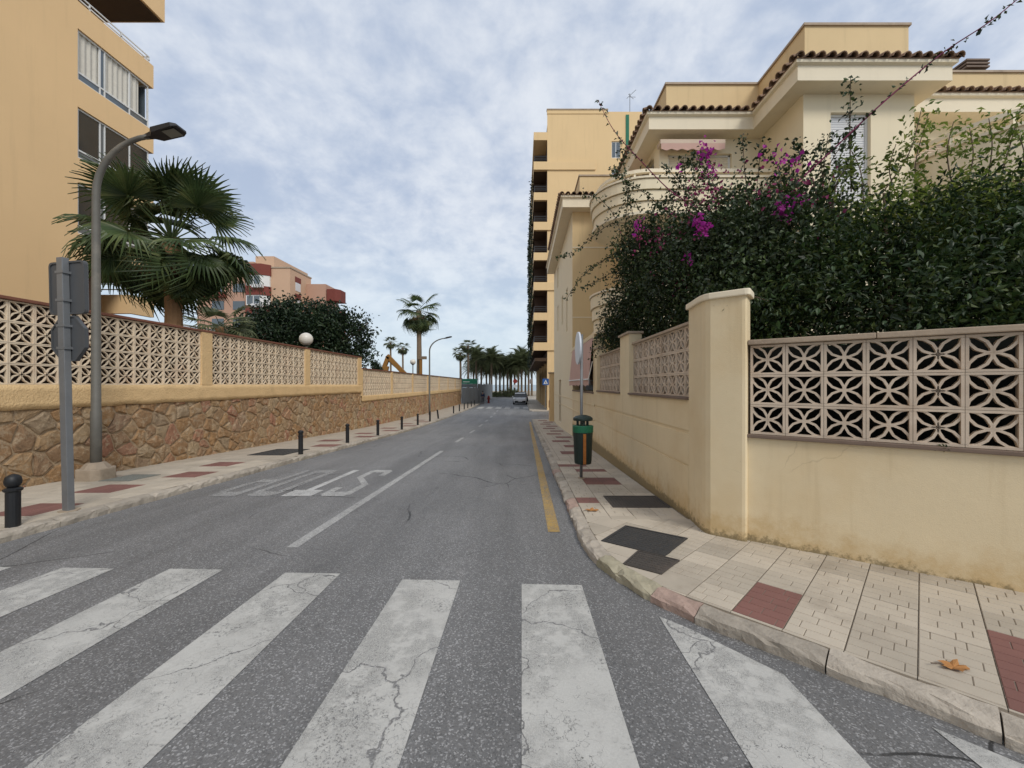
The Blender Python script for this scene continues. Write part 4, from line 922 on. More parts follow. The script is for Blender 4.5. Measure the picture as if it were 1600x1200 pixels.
# ---------------------------------------------------------------- pink apartment block, far left
PB = thing('pink_apartment_block', 'salmon pink apartment block with red bay windows behind the dark tree', 'building', (-40, 66, gz(66)))
Y = 60.0
def PX(px): return (px-VX)/F*Y
def PZ(py): return CAMZ-(py-VY)/F*Y
MB().box(PX(298), PX(388), Y+1.2, Y+14, -1, PZ(405)).build('wing', M['pinkb'], PB)
MB().box(PX(384), PX(414), Y+2.2, Y+12, PZ(440), PZ(393)).build('stair_tower', M['pinkside'], PB)
b = MB().box(PX(388), PX(453), Y, Y+6, -1, PZ(419)); o = b.build('wall', M['pinkside'], PB)
MB().box(PX(453), PX(453)+.02, Y+.02, Y+5.9, -1, PZ(419)-.02).build('side_wall', M['pinkside'], PB)
MB().box(PX(388)-.1, PX(453)+.1, Y-.1, Y+6.1, PZ(419), PZ(417)).build('roof_edge', M['coping'], PB)
x0, x1 = PX(389), PX(424)
for z1, z0 in ((415, 432), (449, 463), (479, 494), (510, 530)):
    MB().prism([(x0, Y), (x0+.2, Y-1.1), (x1-.9, Y-1.1), (x1, Y-.3), (x1, Y)], PZ(z0), PZ(z1)).build('red_bay', M['redpanel'], PB)
for z1, z0 in ((432, 449), (463, 479), (494, 510)):
    w = MB().prism([(x0+.05, Y), (x0+.25, Y-1.0), (x1-.95, Y-1.0), (x1-.08, Y-.28), (x1-.08, Y)], PZ(z0)+.002, PZ(z1)-.002).build('bay_window', M['alu'], PB)
    for k in range(2): MB().box(x0+.4+1.0*k, x0+1.25+1.0*k, Y-1.03, Y-1.002, PZ(z0)+.2, PZ(z1)-.15).build('pane', M['glass'], w)
    for k in range(2): MB().box(x1-1.9+k*.9, x1-1.3+k*.9, Y-1.65, Y-1.13, PZ(z0)-.35, PZ(z0)+.15).build('air_conditioner', M['white_gloss'], PB)
for j in range(4):
    z = PZ(437+27*j); xs = PX(453)+.03
    MB().box(xs, xs+.05, Y+1.3, Y+2.9, z, z+.85).build('shutter_box', M['redpanel'], PB); MB().box(xs, xs+.04, Y+1.4, Y+2.8, z-1.3, z-.01).build('side_window', M['white_gloss'], PB)
for j in range(3):
    z = PZ(460+34*j); MB().prism([(PX(487), Y+5.9), (PX(487), Y+4.6), (PX(502), Y+4.4), (PX(508), Y+5.2), (PX(508), Y+7), (PX(487), Y+7)], z, z+1.9).build('red_balcony', M['redpanel'], PB)
for i in range(2):
    for j in range(4): MB().box(PX(322)+i*3.2, PX(322)+1.8+i*3.2, Y+1.12, Y+1.19, PZ(440+28*j)-1.3, PZ(440+28*j)).build('window', M['glass'], PB)
MB().box(PX(300), PX(345), Y+.7, Y+1.19, PZ(463), PZ(455)).build('balcony_front', M['redpanel'], PB)
MB().box(PX(453)+.03, PX(486), Y+4.5, Y+9, -1, PZ(432)).build('rear_wing', M['pinkb'], PB)
# ---------------------------------------------------------------- street furniture
def pole_lamp(label, x, y, h, arm, foot=True):
    zg = gz(y)+LH; t = thing('street_lamp', label, 'street lamp', (x, y, zg), 'curved-arm street lamps along the left wall')
    if foot:
        o = MB().prism([(x+.22*a, y+.22*b_) for a, b_ in ((-1, -.6), (-.6, -1), (.6, -1), (1, -.6), (1, .6), (.6, 1), (-.6, 1), (-1, .6))], zg-.02, zg+.20).build('plinth', M['plinth'], t, bevel=.02)
        MB().lathe((x, y, zg+.2), [(.2, 0), (.13, .09), (.10, .1)], 8).build('plinth_collar', M['plinth'], o)
    pts = [(x, y, zg+.02), (x, y, zg+1.2), (x, y, zg+1.21), (x, y, zg+h-1.15)]; rad = [.078, .076, .068, .056]
    for i in range(1, 10):
        a = R(90-80*i/9*.98+0); f_ = i/9
        pts.append((x+arm*.80*(1-math.cos(f_*math.pi/2*.86)), y, zg+h-1.15+1.02*math.sin(f_*math.pi/2*.92))); rad.append(.056-.016*f_)
    MB().tube(pts, rad, 12).build('pole', M['lamp_grey'], t, smooth=True)
    ex, ez = pts[-1][0], pts[-1][2]; ang = R(13)
    hd = MB()
    for s, w, zb, zt in ((-.08, .03, -.03, .03), (.06, .05, -.04, .045), (.14, .13, -.045, .055), (.50, .15, -.03, .045), (.58, .11, -.015, .03)):
        for sy in (-1, 1):
            for zz_ in (zb, zt): hd.v.append((ex+s*math.cos(ang)-zz_*math.sin(ang), y+sy*w, ez+s*math.sin(ang)+zz_*math.cos(ang)))
    for i in range(4): o = i*4; hd.f += [(o, o+4, o+5, o+1), (o+2, o+3, o+7, o+6), (o, o+2, o+6, o+4), (o+1, o+5, o+7, o+3)]
    hd.f += [(0, 1, 3, 2), (16, 18, 19, 17)]
    H = hd.build('lamp_head', M['black'], t, bevel=.008)
    q = MB(); 
    for s in (.30, .52):
        for sy in (-1, 1): q.v.append((ex+s*math.cos(ang)+.044*math.sin(ang), y+sy*.10, ez+s*math.sin(ang)-.044*math.cos(ang)))
    q.f = [(0, 1, 3, 2)]; q.build('lens', M['cover_grey'], H, fix=False)
    return t
pole_lamp('tall street lamp on a stone plinth in front of the near wall', -7.5, 7.05, 6.18, 1.5)
pole_lamp('slim distant street lamp beside the lower wall stretch', -7.25, 31.5, 6.15, 1.9, False)
# double sign seen from the back
sx, sy = -5.69, 5.03; zg = gz(sy)+LH; t = thing('road_sign', 'grey square post carrying the backs of a rectangular and an octagonal sign', 'sign', (sx, sy, zg))
lean = Vector((-.075, 0, 3.16)).normalized()
th = R(-12); ux = Vector((math.cos(th), math.sin(th), 0)); uy = Vector((-math.sin(th), math.cos(th), 0))
b = MB(); o = Vector((sx, sy, zg-.02)); b.obox(o-ux*.05-uy*.04, ux*.10, uy*.07, lean*3.20); b.build('post', M['galv'], t, bevel=.006)
def plate(pts2, c, name, th_=.03, m='sign_back'):
    b = MB(); n = len(pts2); f0 = [c+ux*x+uy*.036+lean*z for x, z in pts2]; f1 = [p+uy*th_ for p in f0]
    b.add(f0+f1, [tuple(range(n)), tuple(range(2*n-1, n-1, -1))]+[(i, (i+1) % n, n+(i+1) % n, n+i) for i in range(n)])
    P_ = b.build(name, M[m], t)
    rim = MB(); k = .93
    f2 = [c+ux*x*k+uy*.0355+lean*z*k for x, z in pts2]; f3 = [p-uy*.012 for p in f0]; f4 = [p-uy*.012 for p in f2]
    rim.add(f0+f2+f3+f4, [x for i in range(n) for j in [(i+1) % n] for x in ((2*n+i, 2*n+j, 3*n+j, 3*n+i), (i, j, 2*n+j, 2*n+i), (n+i, 3*n+i, 3*n+j, n+j))]); rim.build('folded_rim', M['sign_back'], P_)
    fc = MB().add([p+uy*.002 for p in f1], [tuple(range(n))]); fc.build('face', M['sign_white'] if name != 'octagonal_plate' else M['red'], P_, fix=False)
    return P_
def rounded(w, h, r): return [(x+r*math.cos(R(a)), z+r*math.sin(R(a))) for x, z, q in ((w-r, -h+r, -90), (w-r, h-r, 0), (-w+r, h-r, 90), (-w+r, -h+r, 180)) for a in (q, q+30, q+60, q+90)]
plate(rounded(.30, .335, .05), o+lean*2.83, 'rectangular_plate'); plate([(.31*math.cos(R(22.5+45*i)), .31*math.sin(R(22.5+45*i))) for i in range(8)], o+lean*2.19, 'octagonal_plate')
for hh in (2.65, 3.0, 2.05, 2.33): MB().obox(o+lean*hh-ux*.07-uy*.046, ux*.14, uy*.082, lean*.03).build('clamp', M['galv'], t)
MB().prism([(sx+.1*math.cos(a*.7854), sy+.1*math.sin(a*.7854)) for a in range(8)], zg-.01, zg+.012).build('base_collar', M['plinth'], t)
# round sign pole and litter bin
px_, py_ = 1.08, 7.25; zg = gz(py_)+KH; t = thing('round_sign', 'round sign turned edge-on atop a slim post on the right pavement', 'sign', (px_, py_, zg))
MB().tube([(px_, py_, zg-.02), (px_+.01, py_, 2.56)], .027, 10).build('post', M['galv'], t, smooth=True)
MB().lathe((px_, py_, zg), [(.07, 0), (.06, .012), (.03, .014)], 12).build('base_collar', M['plinth'], t)
c = Vector((px_-.04, py_, 2.31)); n = 28; a_ = R(-89); ux2 = Vector((math.cos(a_), math.sin(a_), 0)); nn2 = Vector((math.sin(a_), -math.cos(a_), 0))
def disc(r, off, th_): 
    b = MB(); f0 = [c+nn2*off+ux2*r*math.cos(2*math.pi*i/n)+Vector((0, 0, r*math.sin(2*math.pi*i/n))) for i in range(n)]; f1 = [p-nn2*th_ for p in f0]
    return b.add(f0+f1, [tuple(range(n)), tuple(range(2*n-1, n-1, -1))]+[(i, (i+1) % n, n+(i+1) % n, n+i) for i in range(n)])
D_ = disc(.295, .03, .03).build('plate', M['sign_white'], t)
MB().obox(c+Vector((-.02, -.05, -.1)), (.06, 0, 0), (0, .1, 0), (0, 0, .03)).build('clamp', M['galv'], t)
t = thing('litter_bin', 'dark green litter bin with domed lid strapped to the sign post', 'bin', (px_, py_-.2, .26))
bx, by = px_, py_-.205
t.location = (bx, by, .255)
MB().lathe((bx, by, .255), [(.10, 0), (.145, .012), (.152, .06), (.17, .50), (.174, .56)], 20).build('body', M['bin'], t, smooth=False)
MB().lathe((bx, by, .815), [(.174, .0), (.181, .004), (.183, .11), (.176, .118), (.165, .118)], 20).build('rim', M['bin_green'], t)
for a in (0, 120, 240): MB().box(bx+.10*math.cos(R(a+30))-.02, bx+.10*math.cos(R(a+30))+.02, by+.10*math.sin(R(a+30))-.02, by+.10*math.sin(R(a+30))+.02, .93, 1.025).build('lid_support', M['bin'], t)
MB().lathe((bx, by, 1.02), [(.168, 0), (.174, .012), (.172, .045), (.13, .075), (.06, .095), (.01, .10)], 20).build('lid', M['bin'], t)
MB().box(bx-.022, bx+.028, by-.186, by-.166, .28, .80).build('rust_strip', M['rust'], t, bevel=.004)
MB().box(bx-.04, bx+.04, by+.165, by+.186, .45, .52).build('bracket', M['galv'], t)
# bollards
bx, by = -5.62, 4.42; zg = gz(by)+LH
t = thing('bollard', 'thick black ball-topped bollard at the left edge beside the sign post', 'bollard', (bx, by, zg))
MB().lathe((bx, by, zg-.02), [(.062, 0), (.058, .03), (.058, .40), (.074, .415), (.076, .435), (.05, .45)], 16).build('shaft', M['black'], t)
MB().lathe((bx, by, zg+.425), [(.032, 0), (.05, .015), (.066, .045), (.069, .075), (.06, .12), (.035, .142), (.008, .152)], 18).build('ball', M['black'], t, smooth=True)
proto = None
for i, y in enumerate((10.25, 13.0, 15.75, 18.9, 21.8, 24.7, 27.2, 33.3, 36.4, 39.5, 42.1, 45.0, 48.0)):
    lb = '%s slim black bollard along the left kerb, counted from the near ball-topped one' % ORD[i]
    x = -5.66; zg = gz(y)+LH
    if proto is None:
        proto = thing('bollard', lb, 'bollard', (x, y, zg), 'slim black bollards along the left kerb')
        MB().lathe((x, y, zg-.015), [(.055, 0), (.055, .46), (.064, .465), (.064, .495), (.05, .50)], 12).build('shaft', M['black'], proto)
        MB().lathe((x, y, zg+.483), [(.05, 0), (.05, .06), (.066, .065), (.066, .10), (.045, .125), (.01, .135)], 12).build('head', M['black'], proto)
    else:
        o = copy_tree(proto); o.location = (x, y, zg); o['label'] = lb
        if i == 6: o.rotation_euler = (0, R(-7), 0)
# globe lamps behind the wall
for lb, x, y, zc, r in (('white globe lamp above the near wall in front of the dark tree', -8.62, 16.0, 3.47, .255), ('small globe lamp beside the tall palm trunk above the lower wall', -8.75, 32.2, 3.48, .225)):
    t = thing('globe_lamp', lb, 'lamp', (x, y, gz(y)+.3), 'white globe lamps behind the left wall')
    MB().tube([(x, y, gz(y)+.28), (x, y, zc-r+.02)], .04, 8).build('post', M['lamp_grey'], t); MB().lathe((x, y, zc-r-.02), [(.09, 0), (.10, .03), (.07, .06)], 12).build('collar', M['black'], t)
    MB().lathe((x, y, zc), [(max(.005, r*math.cos(R(a))), r*math.sin(R(a))) for a in range(-90, 91, 12)], 20).build('globe', M['globe'], t, smooth=True)
# pedestrian crossing sign by the tower
t = thing('crossing_sign', 'blue square pedestrian crossing sign on a post before the tower', 'sign', (2.28, 40.8-2.9, gz(38)+.1)); x, y = 2.28, 37.9
MB().tube([(x, y, gz(y)+.08), (x, y, 2.25)], .03, 8).build('post', M['galv'], t)
MB().box(x-.30, x+.30, y-.05, y-.032, 1.62, 2.22).build('plate', M['blue'], t)
MB().add([(x-.2, y-.053, 1.72), (x+.2, y-.053, 1.72), (x, y-.053, 2.12)], [(0, 1, 2)]).build('white_triangle', M['white_gloss'], t, fix=False)
MB().add([(x-.03, y-.056, 1.9), (x+.03, y-.056, 1.9), (x+.09, y-.056, 1.75), (x+.03, y-.056, 1.75), (x, y-.056, 1.84), (x-.05, y-.056, 1.75), (x-.09, y-.056, 1.75)], [tuple(range(7))]).add([(x-.025, y-.056, 1.925), (x+.025, y-.056, 1.925), (x+.02, y-.056, 1.98), (x-.02, y-.056, 1.98)], [(0, 1, 2, 3)]).build('walking_figure', M['black'], t, fix=False)
# hoarding of the building site at the end of the wall
t = thing('site_hoarding', 'dark grey corrugated hoarding at the end of the left wall', 'fence', (-6.9, 53, gz(53)))
def corr(b, p0, p1, z0, z1, st=.13, d=.03):
    p0, p1 = Vector(p0), Vector(p1); n = int((p1-p0).length/st); tt = (p1-p0).normalized(); nn_ = Vector((tt.y, -tt.x)); k = len(b.v)
    for i in range(n+1):
        q = p0.lerp(p1, i/n)+nn_*(d if (i//2) % 2 else 0); b.v += [(q.x, q.y, z0), (q.x, q.y, z1)]
    b.f += [(k+2*i, k+2*i+2, k+2*i+3, k+2*i+1) for i in range(n)]
    return b
for i in range(2): corr(MB(), (-7.9+1.07*i, 53), (-6.84+1.07*i, 53), gz(53), 1.25).build('panel', M['hoard'], t, fix=False)
for x in (-7.9, -6.84, -5.78): MB().box(x-.04, x+.04, 53.03, 53.12, gz(53), 2.5).build('post', M['rail'], t)
MB().box(-7.86, -5.85, 53.0, 53.02, 1.75, 2.42).build('green_banner', M['green'], t); MB().box(-7.86, -5.85, 53.02, 53.035, 1.28, 1.74).build('glazed_strip', M['glass'], t)
MB().box(-7.75, -6.9, 52.985, 52.999, 1.98, 2.06).build('banner_stripe', M['white_gloss'], t)
t = thing('site_hoarding', 'pale grey hoarding panels running along the street beyond the dark hoarding', 'fence', (-5.75, 66, gz(66)))
for i in range(10): corr(MB(), (-5.75, 53.2+2.5*i+2.45), (-5.75, 53.2+2.5*i), gz(60)-.05, 1.75-.04*(i % 3), .2, .03).build('panel', M['hoard_l'], t, fix=False)
for i in range(11): MB().box(-5.84, -5.78, 53.2+2.5*i-.06, 53.2+2.5*i+.02, gz(60)-.05, 1.95).build('post', M['galv'], t)
# fire hydrant
t = thing('fire_hydrant', 'red hydrant standing by the pale hoarding at the street edge', 'hydrant', (-4.7, 57, gz(57)))
MB().lathe((-4.7, 57, gz(57)), [(.2, 0), (.2, .06), (.14, .08), (.14, .75), (.18, .77), (.18, .85), (.13, .97), (.05, 1.06)], 14).build('barrel', M['red'], t)
for s in (-1, 1): MB().tube([(-4.7+s*.1, 57, gz(57)+.6), (-4.7+s*.26, 57, gz(57)+.6)], .07, 10).build('outlet', M['red'], t)
# excavator behind the wall
ex, ey = -13.6, 42.0; t = thing('excavator', 'yellow excavator arm rising above the lower wall', 'excavator', (ex, ey, gz(ey)))
z0 = gz(ey)
for s in (-1, 1): MB().box(ex-3.6, ex-.4, ey-.3+s*1.1, ey+.3+s*1.1, z0, z0+.8).build('track', M['rubber'], t, bevel=.2)
MB().box(ex-3.4, ex-.6, ey-1.2, ey+1.2, z0+.9, z0+1.9).build('body', M['yellow'], t, bevel=.1); MB().box(ex-1.9, ex-.7, ey-1.15, ey-.2, z0+1.9, z0+2.9).build('cab', M['glass_dark'], t, bevel=.08)
def bar(a, c, w, d): a, c = Vector(a), Vector(c); u = c-a; v = Vector((0, d, 0)); n_ = u.cross(v).normalized()*w; return MB().obox(a-n_/2-v/2, u, v, n_)
e1 = at(607, 557, ey); e2 = at(597, 582, ey); e3 = at(627, 579, ey)
bar((ex-1.2, ey, z0+1.3), e1+Vector((-.2, 0, -1.0)), .5, .4).build('boom', M['yellow'], t, bevel=.05)
bar(e2+Vector((-.3, 0, -.8)), e1, .42, .36).build('boom_arm', M['yellow'], t, bevel=.05); bar(e1+Vector((-.15, 0, .1)), e3+Vector((.5, 0, -.5)), .46, .36).build('dipper_arm', M['yellow'], t, bevel=.05)
bar(e1+Vector((-.3, 0, -.2)), e1+Vector((.75, 0, -1.1)), .14, .14).build('ram', M['galv'], t)
q = e3+Vector((.6, 0, -.6)); MB().prism([(q.x-.3, ey-.5), (q.x+.5, ey-.5), (q.x+.5, ey+.5), (q.x-.3, ey+.5)], q.z-1.0, q.z).build('bucket', M['rail'], t)
# weathered post with a crossarm beside the tall palm
t = thing('timber_post', 'brown post with a short crossarm beside the tall palm trunk', 'post', (-10.35, 41.0, gz(41)))
MB().box(-10.45, -10.2, 40.9, 41.1, gz(41), 4.55).build('post', M['yellow'], t); MB().box(-10.6, -9.75, 40.85, 41.15, 4.25, 4.55).build('crossarm', M['trunk_grey'], t)
# cars
def car(label, x, y, paint, tail):
    z = gz(y); t = thing('parked_car', label, 'car', (x, y, z), 'cars parked along the right kerb')
    b = MB(); secs = [(-2.05, .60, .32, .72), (-1.98, .80, .26, .88), (-1.6, .88, .24, .96), (-.6, .90, .22, .98), (.7, .90, .22, .97), (1.5, .88, .24, .90), (1.95, .78, .28, .78), (2.05, .55, .34, .66)]
    for s, w, a, c in secs:
        for q in ((-w*.94, a), (-w, a+.18), (-w, c-.16), (-w*.9, c), (w*.9, c), (w, c-.16), (w, a+.18), (w*.94, a)): b.v.append((x+q[0], y+s, z+q[1]))
    for i in range(len(secs)-1):
        for k in range(8): b.f.append((i*8+k, i*8+(k+1) % 8, i*8+8+(k+1) % 8, i*8+8+k))
    b.f += [tuple(range(8)), tuple(range(len(secs)*8-1, len(secs)*8-9, -1))]; b.build('body', M[paint], t, smooth=False)
    g_ = MB(); cab = [(-1.72, .80, .94), (-1.30, .68, 1.40), (.15, .68, 1.45), (1.0, .80, .95)]
    for s, w, zz_ in cab: g_.v += [(x-w, y+s, z+zz_), (x+w, y+s, z+zz_)]
    g_.f = [(0, 1, 3, 2), (2, 3, 5, 4), (4, 5, 7, 6), (0, 2, 4, 6), (1, 7, 5, 3), (0, 6, 7, 1)]; g_.build('greenhouse', M['glass_dark'], t)
    rf = MB()
    for s, w, zz_ in ((-1.36, .66, 1.40), (-1.25, .69, 1.43), (.10, .69, 1.475), (.2, .66, 1.45)): rf.v += [(x-w, y+s, z+zz_), (x+w, y+s, z+zz_), (x-w*.93, y+s, z+zz_+.035), (x+w*.93, y+s, z+zz_+.035)]
    for i in range(3): o = 4*i; rf.f += [(o, o+4, o+5, o+1), (o+2, o+3, o+7, o+6), (o, o+2, o+6, o+4), (o+1, o+5, o+7, o+3)]
    rf.f += [(0, 1, 3, 2), (12, 14, 15, 13)]; rf.build('roof', M[paint], t)
    for s in (-1, 1):
        for yy in (-1.28, 1.30):
            wv = MB().tube([(x+s*.74, y+yy, z+.315), (x+s*.93, y+yy, z+.315)], .315, 18).build('wheel', M['rubber'], t); MB().tube([(x+s*.931, y+yy, z+.315), (x+s*.94, y+yy, z+.315)], .20, 14).build('hub', M['galv'], wv)
        MB().box(x+s*.70-.14, x+s*.70+.14, y-2.06, y-1.94, z+.66, z+.82).build('headlight' if not tail else 'tail_light', M['redlens'] if tail else M['alu'], t, bevel=.02)
        MB().box(x+s*.97-.08, x+s*.97+.08, y-.55+(1.0 if tail else 0), y-.43+(1.0 if tail else 0), z+.95, z+1.08).build('mirror', M[paint], t, bevel=.02)
    MB().box(x-.72, x+.72, y-2.10, y-1.96, z+.24, z+.50).build('bumper', M['rubber'], t, bevel=.03); MB().box(x-.26, x+.26, y-2.115, y-2.102, z+.40, z+.50).build('number_plate', M['white_gloss'], t)
car('white hatchback parked on the right at the end of the street', -.2, 54.0, 'carw', False)
car('dark car parked behind the white hatchback', .05, 61.5, 'card', True)
# person walking by the hoarding
def person(label, x, y, top, low):
    t = thing('person', label, 'person', (x, y, gz(y))); z = gz(y)
    J = {'pel': (0, 0, .92), 'ch': (0, 0, 1.28), 'nk': (0, 0, 1.47), 'hd': (0, -.02, 1.60), 'top': (0, -.02, 1.70), 'ls': (-.17, 0, 1.40), 'le': (-.22, .06, 1.13), 'lh': (-.22, -.04, .90), 'rs': (.17, 0, 1.40), 're': (.22, -.05, 1.13), 'rh': (.21, -.16, .92),
         'lk': (-.10, -.10, .50), 'la': (-.10, -.06, .09), 'lt': (-.10, -.22, .04), 'rk': (.10, .04, .50), 'ra': (.10, .22, .12), 'rt': (.10, .10, .04), 'lp': (-.09, 0, .86), 'rp': (.09, 0, .86)}
    def skin_(name, edges, rad, m, par):
        ks = []
        for e in edges:
            for k in e:
                if k not in ks: ks.append(k)
        me = bpy.data.meshes.new(name); me.from_pydata([Vector(J[k])+Vector((x, y, z)) for k in ks], [(ks.index(a), ks.index(b_)) for a, b_ in edges], [])
        tmp = bpy.data.objects.new(name, me); COL.objects.link(tmp); sk = tmp.modifiers.new('s', 'SKIN'); tmp.modifiers.new('d', 'SUBSURF').levels = 1
        for i, k in enumerate(ks): r_ = rad[k]; me.skin_vertices[0].data[i].radius = r_ if isinstance(r_, tuple) else (r_, r_)
        me.skin_vertices[0].data[0].use_root = True
        dg_ = bpy.context.evaluated_depsgraph_get(); e2_ = bpy.data.meshes.new_from_object(tmp.evaluated_get(dg_)); bpy.data.objects.remove(tmp)
        e2_.materials.clear(); e2_.materials.append(m); e2_.polygons.foreach_set('use_smooth', [True]*len(e2_.polygons))
        v = np.array([tuple(q.co) for q in e2_.vertices]); c_ = (v.min(0)+v.max(0))/2
        for q in e2_.vertices: q.co -= Vector(c_)
        return link(name, e2_, par, Vector(c_))
    rad = dict(pel=(.15, .11), ch=(.16, .11), nk=.055, hd=(.085, .10), top=.06, ls=.06, le=.045, lh=.035, rs=.06, re=.045, rh=.035, lk=.06, la=.042, lt=.035, rk=.06, ra=.042, rt=.035, lp=.085, rp=.085)
    E = [('pel', 'ch'), ('ch', 'nk'), ('nk', 'hd'), ('hd', 'top'), ('ch', 'ls'), ('ls', 'le'), ('le', 'lh'), ('ch', 'rs'), ('rs', 're'), ('re', 'rh'), ('pel', 'lp'), ('lp', 'lk'), ('lk', 'la'), ('la', 'lt'), ('pel', 'rp'), ('rp', 'rk'), ('rk', 'ra'), ('ra', 'rt')]
    skin_('body', E, rad, M['skin'], t)
    g_ = lambda d, k=1.18: {a: (tuple(v*k for v in r_) if isinstance(r_, tuple) else r_*k) for a, r_ in d.items()}
    skin_('jacket', [('pel', 'ch'), ('ch', 'ls'), ('ls', 'le'), ('le', 'lh'), ('ch', 'rs'), ('rs', 're'), ('re', 'rh')], g_({**rad, 'lh': .028, 'rh': .028}), top, t)
    skin_('trousers', [('pel', 'lp'), ('lp', 'lk'), ('lk', 'la'), ('pel', 'rp'), ('rp', 'rk'), ('rk', 'ra')], g_(rad), low, t)
    MB().lathe((x, y-.0, z+1.60), [(.09, 0), (.105, .05), (.09, .11), (.05, .14), (.01, .15)], 12).build('hair', M['hair'], t, smooth=True)
    for s in (-1, 1): MB().lathe((x+s*.035, y-.115, z+1.60), [(.004, -.012), (.012, 0), (.004, .012)], 8).build('eye', M['hair'], t)
    return t
person('person in a dark jacket walking past the pale hoarding', -5.25, 54.2, M['navy'], M['trouser'])
# fallen leaves
def dleaf(label, x, y, h, s, a):
    pts = []
    for i in range(22):
        w = 2*math.pi*i/22; r_ = s*(.55+.45*abs(math.cos(2.5*w)))*(1+.12*math.sin(i*3.7)); pts.append((x+r_*math.cos(w+a)*1.25, y+r_*math.sin(w+a)*.8, gz(y)+h+.006+.018*(r_/s)**2*(1 if i % 3 else .3)))
    b = MB(); b.v = pts+[(x, y, gz(y)+h+.006)]; b.f = [(i, (i+1) % 22, 22) for i in range(22)]
    t = thing('fallen_leaf', label, 'leaf', (x, y, gz(y)+h)); b.build('blade', M['dead_leaf'], t, fix=False)
    MB().tube([(x-s*.9*math.cos(a), y-s*.9*math.sin(a), gz(y)+h+.012), (x-s*1.9*math.cos(a+.3), y-s*1.9*math.sin(a+.3), gz(y)+h+.02)], .003, 5).build('stalk', M['bark'], t)
q = at(1490, 1053, 1); Y = 625*1.55/(1053-601); dleaf('curled brown plane leaf on the near right pavement', (1490-815)/625*Y, Y, KH, .058, -.4)
Y = 625*1.60/(797-601); dleaf('flat brown leaf near the kerb by the rectangular cover', (925-815)/625*Y, Y, KH, .075, .2)
# ---------------------------------------------------------------- foliage
rs = np.random.RandomState(11)
def unit(n):
    v = rs.normal(size=(n, 3)); return v/np.linalg.norm(v, axis=1)[:, None]
def leaf_mesh(name, pts, size, mat_, parent, aspect=.5, up=.35, fold=.18, dirs=None, kind='stuff', jit=.35):
    """one folded leaf quad pair per point"""
    n = len(pts); d = unit(n) if dirs is None else dirs+unit(n)*.6
    d[:, 2] -= .15; d /= np.linalg.norm(d, axis=1)[:, None]
    nr = unit(n); nr[:, 2] += up*2; s = np.cross(d, nr); s /= np.linalg.norm(s, axis=1)[:, None]+1e-9; nn = np.cross(s, d)
    sz = (size*(1-jit+2*jit*rs.rand(n)))[:, None]
    a = pts; tip = pts+d*sz-nn*sz*.12; mid = pts+d*sz*.45
    l = mid+s*sz*aspect*.5+nn*sz*fold; r = mid-s*sz*aspect*.5+nn*sz*fold
    v = np.stack([a, l, tip, r], 1).reshape(-1, 3); c = (v.min(0)+v.max(0))/2
    me = bpy.data.meshes.new(name); me.vertices.add(4*n); me.vertices.foreach_set('co', (v-c).ravel())
    me.loops.add(6*n); b = (np.arange(n)*4)[:, None]
    me.loops.foreach_set('vertex_index', (b+np.array([0, 1, 2, 0, 2, 3])).ravel().astype(np.int32))
    me.polygons.add(2*n); me.polygons.foreach_set('loop_start', (np.arange(2*n)*3).astype(np.int32))
    me.update(calc_edges=True); me.validate(); me.materials.append(mat_)
    return link(name, me, parent, Vector(c), kind)
def fill(ells, n, cl=14, sig=.13, shell=.5):
    """clumped points in a set of ellipsoids, denser to the outside"""
    E = np.array(ells, float); vol = E[:, 3]*E[:, 4]*E[:, 5]; m = n//cl
    k = rs.choice(len(E), m, p=vol/vol.sum()); u = unit(m)*(rs.rand(m)**(1/3*(1-shell)+.05))[:, None]
    c = E[k, :3]+u*E[k, 3:6]
    p = np.repeat(c, cl, 0)+rs.normal(size=(m*cl, 3))*sig; return p
def shoot(b, P, r0, r1, pts_out, dens, spread, leaf_from=0.0, n=24):
    """thin arching branch through control points; leaves collected along it"""
    P = [Vector(p) for p in P]; C = []
    for i in range(n+1):
        t = i/n*(len(P)-1); k = min(int(t), len(P)-2); f_ = t-k; a = P[max(k-1, 0)]; b1 = P[k]; c = P[k+1]; d = P[min(k+2, len(P)-1)]
        C.append(.5*((2*b1)+(c-a)*f_+(2*a-5*b1+4*c-d)*f_*f_+(3*b1-a-3*c+d)*f_**3))
    b.append(C and MB().tube(C, [r0+(r1-r0)*i/n for i in range(n+1)], 5))
    ln = sum((q-p).length for p, q in zip(C, C[1:])); m = int(ln*dens)
    for _ in range(m):
        t = leaf_from+(1-leaf_from)*random.random(); i = min(int(t*n), n-1); q = C[i].lerp(C[i+1], t*n-i); pts_out.append(q+Vector((random.gauss(0, 1), random.gauss(0, 1), random.gauss(0, 1)))*spread)
# bougainvillea over the street wall
BG = thing('bougainvillea', 'dark bougainvillea with magenta bracts spilling over the street wall', 'shrub', (3.0, 7.0, gz(7)+.06))
ells = [(2.75, 9.3, 3.05, .62, 1.0, .75), (2.85, 8.3, 3.9, .72, .95, .95), (3.0, 7.2, 3.4, .85, 1.1, 1.15), (3.25, 6.3, 3.35, .95, .9, 1.2), (3.6, 7.0, 4.1, .9, .9, .85), (3.7, 5.5, 3.2, .9, .7, 1.15), (3.1, 5.35, 2.9, .62, .6, .85), (4.1, 6.2, 3.9, .8, .8, .85), (2.9, 5.6, 2.5, .6, .9, .6), (2.75, 8.8, 2.6, .5, 1.2, .4), (2.32, 9.1, 3.25, .42, .8, .8), (2.5, 8.4, 4.2, .5, .7, .7), (2.35, 9.6, 2.75, .35, .8, .45), (2.3, 8.1, 4.5, .45, .6, .42), (2.75, 7.6, 4.65, .5, .6, .42)]
p = fill(ells, 58000, 16, .13); p = p[(p[:, 0] > 1.78) & (p[:, 2] > 1.9)]
